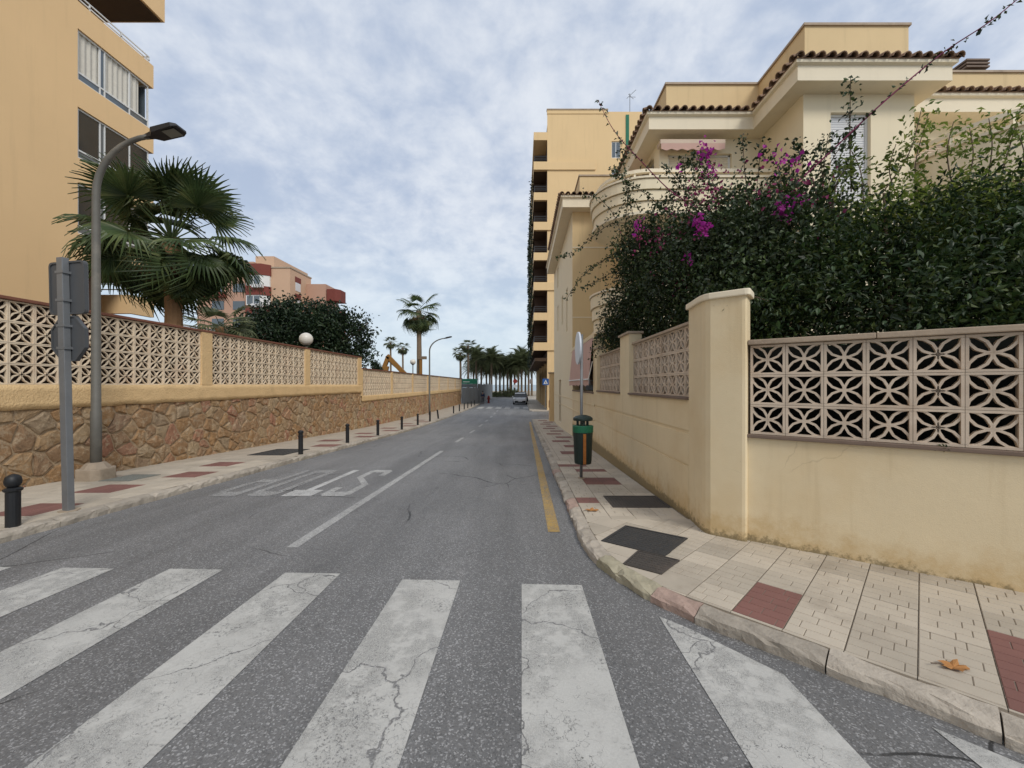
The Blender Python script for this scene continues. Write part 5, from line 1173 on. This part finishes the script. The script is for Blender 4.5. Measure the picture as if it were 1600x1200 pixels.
keep = (p[:, 0] > 2.28) | (p[:, 2] > 2.46); p = p[keep]
leaf_mesh('foliage', p, .066, M['leaf_boug'], BG, .62)
wood = MB(); sp = []
for a, c, d in (((3.0, 6.6, 0), (3.1, 6.5, 1.5), (2.9, 7.2, 3.4)), ((3.1, 6.4, 0), (3.3, 6.2, 1.6), (3.5, 6.0, 3.6)), ((3.2, 6.6, 0), (3.4, 7.0, 2), (2.8, 8.4, 3.6)), ((2.9, 6.8, 0), (2.8, 8.2, 1.8), (2.8, 9.4, 3.0))): wood.tube([a, Vector(a).lerp(Vector(c), .5), c, Vector(c).lerp(Vector(d), .5), d], [.05, .045, .035, .025, .012], 6)
wood.build('stems', M['bark'], BG)
sh = []; thin = []; sp2 = []
# long free shoots (pixel traces carried to the depth of the shrub)
def tr(Y, *px): return [at(x, y, Y+dy) for x, y, dy in px]
shoot(thin, tr(6.9, (1100, 330, 0), (1050, 300, 0), (1000, 250, -.1), (960, 205, -.1), (934, 156, -.2)), .011, .004, sp2, 17, .02, .35)
shoot(sh, tr(8.0, (1040, 330, 0), (1005, 300, 0), (975, 283, 0), (952, 263, .1)), .010, .004, sp, 90, .035)
shoot(sh, tr(7.0, (1120, 340, 0), (1075, 300, 0), (1058, 280, 0), (1035, 255, 0)), .010, .004, sp, 90, .04)
shoot(sh, tr(8.6, (1010, 380, 0), (965, 395, 0), (930, 415, 0), (905, 437, 0), (884, 470, 0)), .010, .004, sp, 75, .035)
shoot(sh, tr(8.6, (990, 350, 0), (955, 350, 0), (920, 375, 0), (893, 398, 0), (872, 402, 0)), .009, .003, sp, 50, .03, .2)
shoot(sh, tr(8.9, (990, 420, 0), (960, 425, 0), (930, 440, 0), (910, 450, 0)), .009, .003, sp, 60, .03)
shoot(sh, tr(8.2, (1000, 330, 0), (985, 310, 0), (960, 335, 0), (925, 365, 0)), .008, .003, sp, 40, .03)
for Y, pts in ((6.5, ((1140, 360, 0), (1118, 300, 0), (1100, 238, 0))), (6.3, ((1175, 350, 0), (1165, 280, 0), (1160, 212, 0))), (6.2, ((1230, 350, 0), (1238, 300, 0), (1236, 250, 0))), (6.2, ((1180, 330, 0), (1215, 270, 0), (1268, 232, 0))), (5.9, ((1260, 330, 0), (1300, 250, 0), (1330, 205, 0))), (5.6, ((1330, 300, 0), (1328, 210, 0), (1329, 120, 0)))):
    shoot(sh, tr(Y, *pts), .010, .004, sp, 95, .05)
shoot(thin, tr(5.4, (1240, 290, 0), (1300, 235, 0), (1380, 160, -.1), (1470, 85, -.2), (1545, 35, -.3), (1600, -10, -.4)), .012, .006, sp2, 30, .022, .1)
shoot(sh, tr(9.2, (960, 470, 0), (942, 500, 0), (930, 540, 0)), .008, .003, sp, 90, .05)
shoot(sh, tr(9.4, (965, 500, 0), (935, 520, 0), (926, 560, 0)), .008, .003, sp, 70, .05)
shoot(sh, tr(4.35, (1200, 470, 0), (1170, 462, -.1), (1152, 470, -.15), (1138, 476, -.2)), .007, .003, sp, 90, .03)
rq = random.Random(5)
for k in range(26):
    x = rq.uniform(975, 1300); y = 360-.10*(x-1000)*(1 if x > 1000 else 0); Y = 8.2-(x-975)/325*2.6; lx = rq.uniform(-45, 30); hh = rq.uniform(35, 115)
    shoot(sh, tr(Y, (x, y+30, 0), (x+lx*.4, y-hh*.4, 0), (x+lx, y-hh, -.1), (x+lx*1.6, y-hh*1.15, -.2)), .008, .003, sp, 60, .045)
for q in sh: q.build('shoot', M['bark'], BG)
for q in thin: q.build('long_shoot', M['bract_old'], BG)
leaf_mesh('shoot_leaves', np.array([tuple(q) for q in sp+sp2]), .062, M['leaf_boug'], BG, .62)
br = []; bo = []
for x, y, Y, n, s in ((1098, 358, 6.2, 55, .045), (1092, 345, 6.2, 20, .04), (1105, 238, 6.5, 45, .06), (1112, 262, 6.5, 16, .05), (995, 352, 7.8, 22, .06), (1060, 262, 7.0, 8, .03), (1222, 330, 5.9, 45, .06), (1240, 312, 5.9, 14, .06), (1235, 250, 6.1, 18, .08), (1075, 402, 6.6, 14, .04), (1205, 245, 6.1, 14, .06)):
    q = at(x, y, Y-.75); br += [q+Vector((random.gauss(0, s), random.gauss(0, s), random.gauss(0, s))) for _ in range(n)]
for x, y, Y, n in ((1090, 310, 6.6, 60), (1110, 290, 6.6, 50), (1015, 370, 7.5, 60), (1060, 360, 7.2, 30), (1230, 300, 6.1, 40), (1270, 320, 5.9, 30), (1180, 300, 6.3, 30), (1065, 430, 7.2, 30)):
    q = at(x, y, Y-.8); bo += [q+Vector((random.gauss(0, .16), random.gauss(0, .2), random.gauss(0, .16))) for _ in range(n)]
leaf_mesh('bracts', np.array([tuple(q) for q in br]), .06, M['bract'], BG, .85); leaf_mesh('faded_bracts', np.array([tuple(q) for q in bo]), .05, M['bract_old'], BG, .8)
q = at(1120, 515, 7.2); leaf_mesh('withered_leaves', np.array([tuple(at(1095, 512, 7.0)+Vector((random.gauss(0, .16), random.gauss(0, .25), random.gauss(0, .10)))) for _ in range(260)]), .06, M['dead_leaf'], BG, .6)
# leafy shrub behind the diagonal wall
JB = thing('leafy_shrub', 'dense green leafy shrub with pale young tips above the petal-block wall', 'shrub', (5.0, 4.7, gz(4.7)+.06))
ells = [(4.0, 4.7, 2.7, .95, .65, 1.05), (5.0, 4.5, 2.75, 1.0, .8, 1.2), (6.1, 4.3, 2.65, 1.1, .9, 1.2), (4.9, 5.4, 3.0, 1.2, .7, .95), (6.3, 5.2, 3.1, 1.2, .8, 1.0), (4.2, 3.75, 2.2, .8, .5, .75), (5.3, 3.5, 2.35, .8, .6, .95), (3.3, 4.5, 2.2, .6, .45, .8), (7.3, 4.8, 2.9, 1.0, 1.0, 1.2), (5.2, 3.0, 2.1, .6, .5, .7)]
p = fill(ells, 60000, 14, .12)
nd = (p[:, 0]-P0.x)*NB.x+(p[:, 1]-P0.y)*NB.y; p = p[(nd > .38) | ((nd > .05) & (p[:, 2] > 2.14))]
p = p[~((p[:, 0] < 2.5) & (p[:, 2] < 2.7))]
leaf_mesh('foliage', p, .072, M['leaf_jas'], JB, .40, dirs=unit(len(p)))
wood = MB()
for x, y in ((4.2, 4.6), (5.0, 4.8), (5.9, 4.6), (6.6, 4.9)):
    for k in range(3): e = Vector((x+random.uniform(-.7, .7), y+random.uniform(-.3, .3), random.uniform(3, 4))); wood.tube([(x, y, 0), Vector((x, y, 0)).lerp(e, .5)+Vector((.1, 0, .1)), e], [.045, .03, .012], 6)
wood.build('stems', M['bark'], JB)
sh = []; sp = []
for Y, pts in ((5.0, ((1410, 330, 0), (1390, 270, 0), (1400, 225, 0))), (5.0, ((1440, 320, 0), (1430, 260, 0), (1450, 180, 0))), (4.9, ((1490, 300, 0), (1480, 240, 0), (1490, 190, 0))), (4.9, ((1540, 300, 0), (1550, 230, 0), (1545, 185, 0))), (4.8, ((1590, 300, 0), (1600, 240, 0), (1585, 200, 0))), (5.1, ((1350, 330, 0), (1345, 270, 0), (1330, 235, 0))), (5.0, ((1380, 300, 0), (1420, 240, 0), (1440, 170, 0))), (5.2, ((1300, 330, 0), (1310, 280, 0), (1340, 250, 0))), (4.9, ((1500, 310, 0), (1520, 250, 0), (1515, 200, 0))), (4.9, ((1560, 290, 0), (1580, 220, 0), (1596, 165, 0)))):
    shoot(sh, tr(Y, *pts), .009, .004, sp, 130, .075)
[q.build('shoot', M['bark'], JB) for q in sh]; leaf_mesh('young_leaves', np.array([tuple(q) for q in sp]), .072, M['leaf_young'], JB, .42)
ey = fill([(4.9, 5.0, 3.55, 1.0, .5, .45), (5.9, 4.9, 3.7, .9, .5, .4), (6.8, 4.7, 3.75, .8, .5, .4)], 9500, 10, .13); leaf_mesh('crown_tips', ey, .07, M['leaf_young'], JB, .42)
# the nearest leaves as single pieces
lb = MB(); lb.v = [(0, 0, 0), (.022, .03, .006), (.026, .055, .008), (.016, .085, .004), (0, .115, -.012), (-.016, .085, .004), (-.026, .055, .008), (-.022, .03, .006), (0, .03, 0), (0, .055, 0), (0, .085, -.003)]
lb.f = [(0, 1, 8), (1, 2, 9, 8), (2, 3, 10, 9), (3, 4, 10), (0, 8, 7), (8, 9, 6, 7), (9, 10, 5, 6), (10, 4, 5)]
LM = []
for m_ in ('leaf_jas', 'leaf_jas', 'leaf_jas'):
    me = bpy.data.meshes.new('leaf'); me.from_pydata(lb.v, [], lb.f); me.materials.append(M[m_]); LM.append(me)
for i in range(190):
    a = random.uniform(.25, 3.1); z = random.uniform(2.1, 3.1); q = P0+T*a+NB*random.uniform(.10, .45)
    if z < 2.22: q = P0+T*a+NB*random.uniform(.02, .2)
    if z < 2.16: z = 2.16
    o = link('leaf', random.choice(LM), JB, (q.x, q.y, z)); o.rotation_euler = (random.uniform(-1.2, .9), random.uniform(-.7, .7), random.uniform(0, 6.28)); o.scale = [random.uniform(.5, .85)]*3
q = at(1476, 703, 3.22); leaf_mesh('sprig', np.array([tuple(q+Vector((random.gauss(0, .03), random.gauss(0, .02), abs(random.gauss(0, .015))))) for _ in range(60)]), .03, M['leaf_jas'], JB, .4)
# low planting at the far end and trailing greenery on the tower
tp = []
for k in range(7):
    z = 4.93+2.87*k
    for y in np.arange(TY0+2, TY1, .14):
        if rs.rand() < (.75 if y > 45 else .35):
            for _ in range(5): tp.append((BX-.06+rs.normal()*.06, y, z+.75-abs(rs.normal())*.6))
leaf_mesh('balcony_plants', np.array(tp), .22, M['leaf_tree'], TB, .6)
# ---------------------------------------------------------------- dark tree and small shrub behind the left wall
def tree(label, c, ells, n, size, m, trunk_r=.22, sig=.22, name='garden_tree'):
    t = thing(name, label, 'tree', (c[0], c[1], gz(c[1])+.3)); z = gz(c[1])
    tb_ = MB(); top = max(e[2] for e in ells); tb_.tube([(c[0], c[1], z), (c[0]+.1, c[1], z+(top-z)*.4), (c[0], c[1]+.1, z+(top-z)*.75)], [trunk_r, trunk_r*.8, trunk_r*.5], 8)
    for e in ells: tb_.tube([(c[0], c[1], z+(top-z)*.35), Vector((c[0], c[1], z+(top-z)*.45)).lerp(Vector(e[:3]), .5), e[:3]], [trunk_r*.45, trunk_r*.3, .03], 6)
    tb_.build('trunk', M['bark'], t); leaf_mesh('crown', fill(ells, n, 14, sig, .6), size, m, t, .5)
    return t
def el(px, py, Y, rx, ry, rd): q = at(px, py, Y); k = Y/F; return (q.x, q.y, q.z, rx*k, rd, ry*k)
tree('broad dark evergreen tree rising behind the near wall', (-12.6, 23.2), [el(470, 530, 23, 70, 62, 2.0), el(415, 545, 23, 60, 58, 1.8), el(520, 540, 23, 52, 56, 1.8), el(445, 495, 23.5, 45, 28, 1.4), el(500, 500, 23.5, 40, 26, 1.4), el(550, 520, 23, 26, 34, 1.2), el(565, 560, 23.2, 15, 28, .9), el(375, 545, 23, 30, 35, 1.3), el(575, 505, 23.2, 7, 12, .4), el(455, 590, 23, 110, 40, 2.2)], 36000, .19, M['leaf_tree'])
tree('little round shrub peeping over the lower wall', (-11.3, 31), [el(586, 571, 31, 5, 7, .35), el(589, 577, 31, 7, 6, .4)], 900, .14, M['leaf_tree'], .05, .08, 'garden_shrub')
# ---------------------------------------------------------------- palms
def fan_mesh(R_=1.0, pet=.9, segs=30, droop=.35, seed=0):
    r_ = random.Random(seed); b = MB(); b.tube([(0, 0, 0), (pet*.5, 0, .03), (pet, 0, 0)], [.022, .016, .012], 4)
    for k in range(segs):
        a = R(-125+250*(k+.5)/segs); da = R(250/segs)*.5; L_ = R_*(.80+.2*math.cos(a*.6))*r_.uniform(.9, 1.06); up = Vector((0, 0, 1)); d = Vector((math.cos(a), math.sin(a), 0)); s = Vector((-math.sin(a), math.cos(a), 0))
        rows = []
        for f_, w in ((.03, .004), (.32, .32*math.tan(da)*L_), (.56, .52*math.tan(da)*L_), (.80, .016), (1.0, .002)):
            dz = -droop*L_*max(0, f_-.45)**1.7*2.2*r_.uniform(.7, 1.3)+.16*L_*f_*(math.cos(a)*.0)+.10*L_*f_*abs(math.sin(a)); c = Vector((pet, 0, 0))+d*(L_*f_*(1-.12*droop*f_))+up*dz
            rows.append((c-s*w-up*(.014 if f_ > .1 else 0), c+up*.008, c+s*w-up*(.014 if f_ > .1 else 0)))
        o = len(b.v)
        for q in rows: b.v += [tuple(x) for x in q]
        for i in range(4): b.f += [(o+3*i, o+3*i+1, o+3*i+4, o+3*i+3), (o+3*i+1, o+3*i+2, o+3*i+5, o+3*i+4)]
    return b
def orient(d, roll=0):
    d = d.normalized(); up = Vector((0, 0, 1)); s = up.cross(d)
    if s.length < .05: s = Vector((0, 1, 0))
    s.normalize(); n_ = d.cross(s); m_ = Matrix((d, s, n_)).transposed(); return m_ @ Matrix.Rotation(roll, 3, 'X')
def palm(label, x, y, zc, r, tr_, nf, m, single, name='fan_palm', skirt=6, group=None, mt='trunk', lo=-58):
    z0 = gz(y)+.05; t = thing(name, label, 'palm tree', (x, y, z0), group); pts = []; rad = []
    for i in range(13):
        f_ = i/12; pts.append((x+.08*math.sin(f_*3), y, z0-.1+(zc-z0+.1)*f_)); rad.append(tr_*(1.15-.25*f_ if f_ < .85 else .95+1.0*(f_-.85))*(1+.05*(i % 2)))
    MB().tube(pts, rad, 12).build('trunk', M[mt], t)
    FM = []
    for s_ in range(3):
        b = fan_mesh(.88, 1.05, 30 if single else 18, (.35, .6, .9)[s_], s_); me = bpy.data.meshes.new('frond'); me.from_pydata(b.v, [], b.f); FM.append((me, b))
    crown = MB(); dead = MB()
    for i in range(nf+skirt):
        el_ = 82-(82-lo)*(i/nf)**(1.05 if single else .85) if i < nf else random.uniform(-78, -60); az = i*137.5+random.uniform(-14, 14); sc = r/1.95*(random.uniform(.92, 1.1) if i < nf else .62)
        d = Vector((math.cos(R(az))*math.cos(R(el_)), math.sin(R(az))*math.cos(R(el_)), math.sin(R(el_)))); k = 0 if el_ > 35 else (1 if el_ > -5 else 2)
        Mx = orient(d, random.uniform(-1.0, 1.0) if single else random.uniform(-.4, .4)) @ Matrix.Rotation(R((random.uniform(0, 22) if el_ > 42 else random.uniform(10, 58)) if single else random.uniform(25, 50)), 3, 'Y'); base = Vector((x+.08*math.sin(3), y, zc))+d*.12
        if single and i < nf:
            me = FM[k][0]
            if not me.materials: me.materials.append(m)
            o = link('frond', me, t, base); o.rotation_euler = Mx.to_euler(); o.scale = (sc, sc, sc)
        else:
            q = crown if i < nf else dead; q.add([base+Mx @ (Vector(v)*sc) for v in FM[k][1].v], FM[k][1].f)
    if crown.v: crown.build('crown', m, t, fix=False)
    if dead.v: dead.build('dead_skirt', M['dead_frond'], t, fix=False)
    return t
palm('big fan palm in front of the orange block behind the near wall', -10.6, 12.1, 6.0, 2.4, .215, 50, M['frond'], True, skirt=6, lo=-40)
palm('small fan palm half hidden between big palm and dark tree', -13.9, 18.4, 4.3, 1.6, .16, 22, M['frond_far'], False, skirt=0, lo=-35)
palm('tallest fan palm with shaggy crown standing alone above the lower wall', -10.7, 41.5, 9.3, 2.5, .25, 36, M['frond'], False, skirt=8, mt='trunk_grey', lo=-70)
for lb, px, py, Y in (('left one of two distant palms behind the excavator arm', 610, 535, 88), ('right one of two distant palms behind the excavator arm', 629, 543, 88), ('slender tall palm left of the palm row above the hoarding', 731, 540, 76), ('shorter slender palm next to the tall one above the hoarding', 719, 551, 76)):
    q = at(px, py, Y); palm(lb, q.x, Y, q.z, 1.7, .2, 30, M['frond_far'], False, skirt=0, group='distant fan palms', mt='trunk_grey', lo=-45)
# date palms at the end of the street
def feather():
    b = MB(); n = 9; C = []
    for i in range(n+1): f_ = i/n; C.append(Vector((f_*.92, 0, .22*math.sin(f_*2.2)-.42*f_**2.4)))
    b.tube(C, [.02*(1-i/n)+.004 for i in range(n+1)], 4, False)
    for i in range(46):
        f_ = .14+.86*i/46; k = min(int(f_*n), n-1); c = C[k].lerp(C[k+1], f_*n-k); L_ = .26*math.sin(math.pi*min(.95, f_*.85+.15))+.05
        for s in (-1, 1):
            d = Vector((.55, s*.8, .22 if i % 2 else .02)).normalized(); b.add([c+Vector((-.012, 0, 0)), c+Vector((.016, 0, 0)), c+d*L_+Vector((0, 0, -.07*L_/.3))], [(0, 1, 2)])
    return b
FE = feather()
def date_crown(seed):
    r_ = random.Random(seed); b = MB()
    for i in range(46):
        el_ = 80-112*(i/46)**.8; az = i*137.5+r_.uniform(-12, 12); d = Vector((math.cos(R(az))*math.cos(R(el_)), math.sin(R(az))*math.cos(R(el_)), math.sin(R(el_)))); Mx = orient(d); sc = r_.uniform(3.5, 4.3); b.add([Mx @ (Vector(v)*sc) for v in FE.v], FE.f)
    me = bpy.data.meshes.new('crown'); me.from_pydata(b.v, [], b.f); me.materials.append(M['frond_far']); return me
DC = [date_crown(i) for i in range(3)]
DT = MB().tube([(0, 0, 0), (0, 0, .5), (0, 0, .93), (0, 0, 1.0)], [.27, .22, .24, .42], 9); dtm = bpy.data.meshes.new('trunk'); dtm.from_pydata(DT.v, [], DT.f); dtm.materials.append(M['trunk_grey'])
spots = [(744, 560, 92), (752, 570, 98), (760, 575, 104), (768, 563, 88), (775, 573, 102), (781, 571, 96), (787, 578, 110), (793, 573, 92), (799, 577, 104), (804, 574, 98), (810, 571, 88), (815, 562, 90), (821, 574, 100), (826, 570, 94), (740, 577, 108), (831, 566, 96), (765, 580, 116), (797, 580, 118)]
for i, (px, py, Y) in enumerate(sorted(spots)):
    q = at(px, py, Y); z = gz(Y); t = thing('date_palm', '%s date palm from the left in the grove closing the street' % ORD[i], 'palm tree', (q.x, Y, z), 'date palms at the end of the street')
    o = link('trunk', dtm, t, (q.x, Y, z-.1)); o.scale = (1, 1, q.z-z-.1); o = link('crown', DC[i % 3], t, (q.x, Y, q.z-.3)); o.rotation_euler = (0, 0, i*1.3)
# shrubs and beach planting at the street's end
for i, (px, Y, h, w) in enumerate(((775, 84, 1.1, 1.6), (786, 86, 1.3, 2.0), (796, 84, 1.9, 1.5), (804, 85, 1.6, 1.5))):
    q = at(px, 601, Y); z = gz(Y); t = thing('beach_shrub', '%s pale low shrub from the left under the date palms' % ORD[i], 'shrub', (q.x, Y, z), 'low shrubs at the street end')
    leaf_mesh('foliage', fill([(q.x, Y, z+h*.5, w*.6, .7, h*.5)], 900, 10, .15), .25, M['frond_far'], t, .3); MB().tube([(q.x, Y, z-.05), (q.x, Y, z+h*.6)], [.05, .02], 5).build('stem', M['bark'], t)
x, y = at(805, 601, 82).x, 82; t = thing('street_end_sign', 'red and white round signs on a post before the date palms', 'sign', (x, y, gz(y)))
MB().tube([(x, y, gz(y)), (x, y, 2.7)], .04, 6).build('post', M['galv'], t)
for z, m_, r_ in ((2.35, 'red', .45), (1.35, 'white_gloss', .35)): MB().tube([(x, y-.06, z), (x, y-.09, z)], r_, 18).build('disc', M[m_], t)
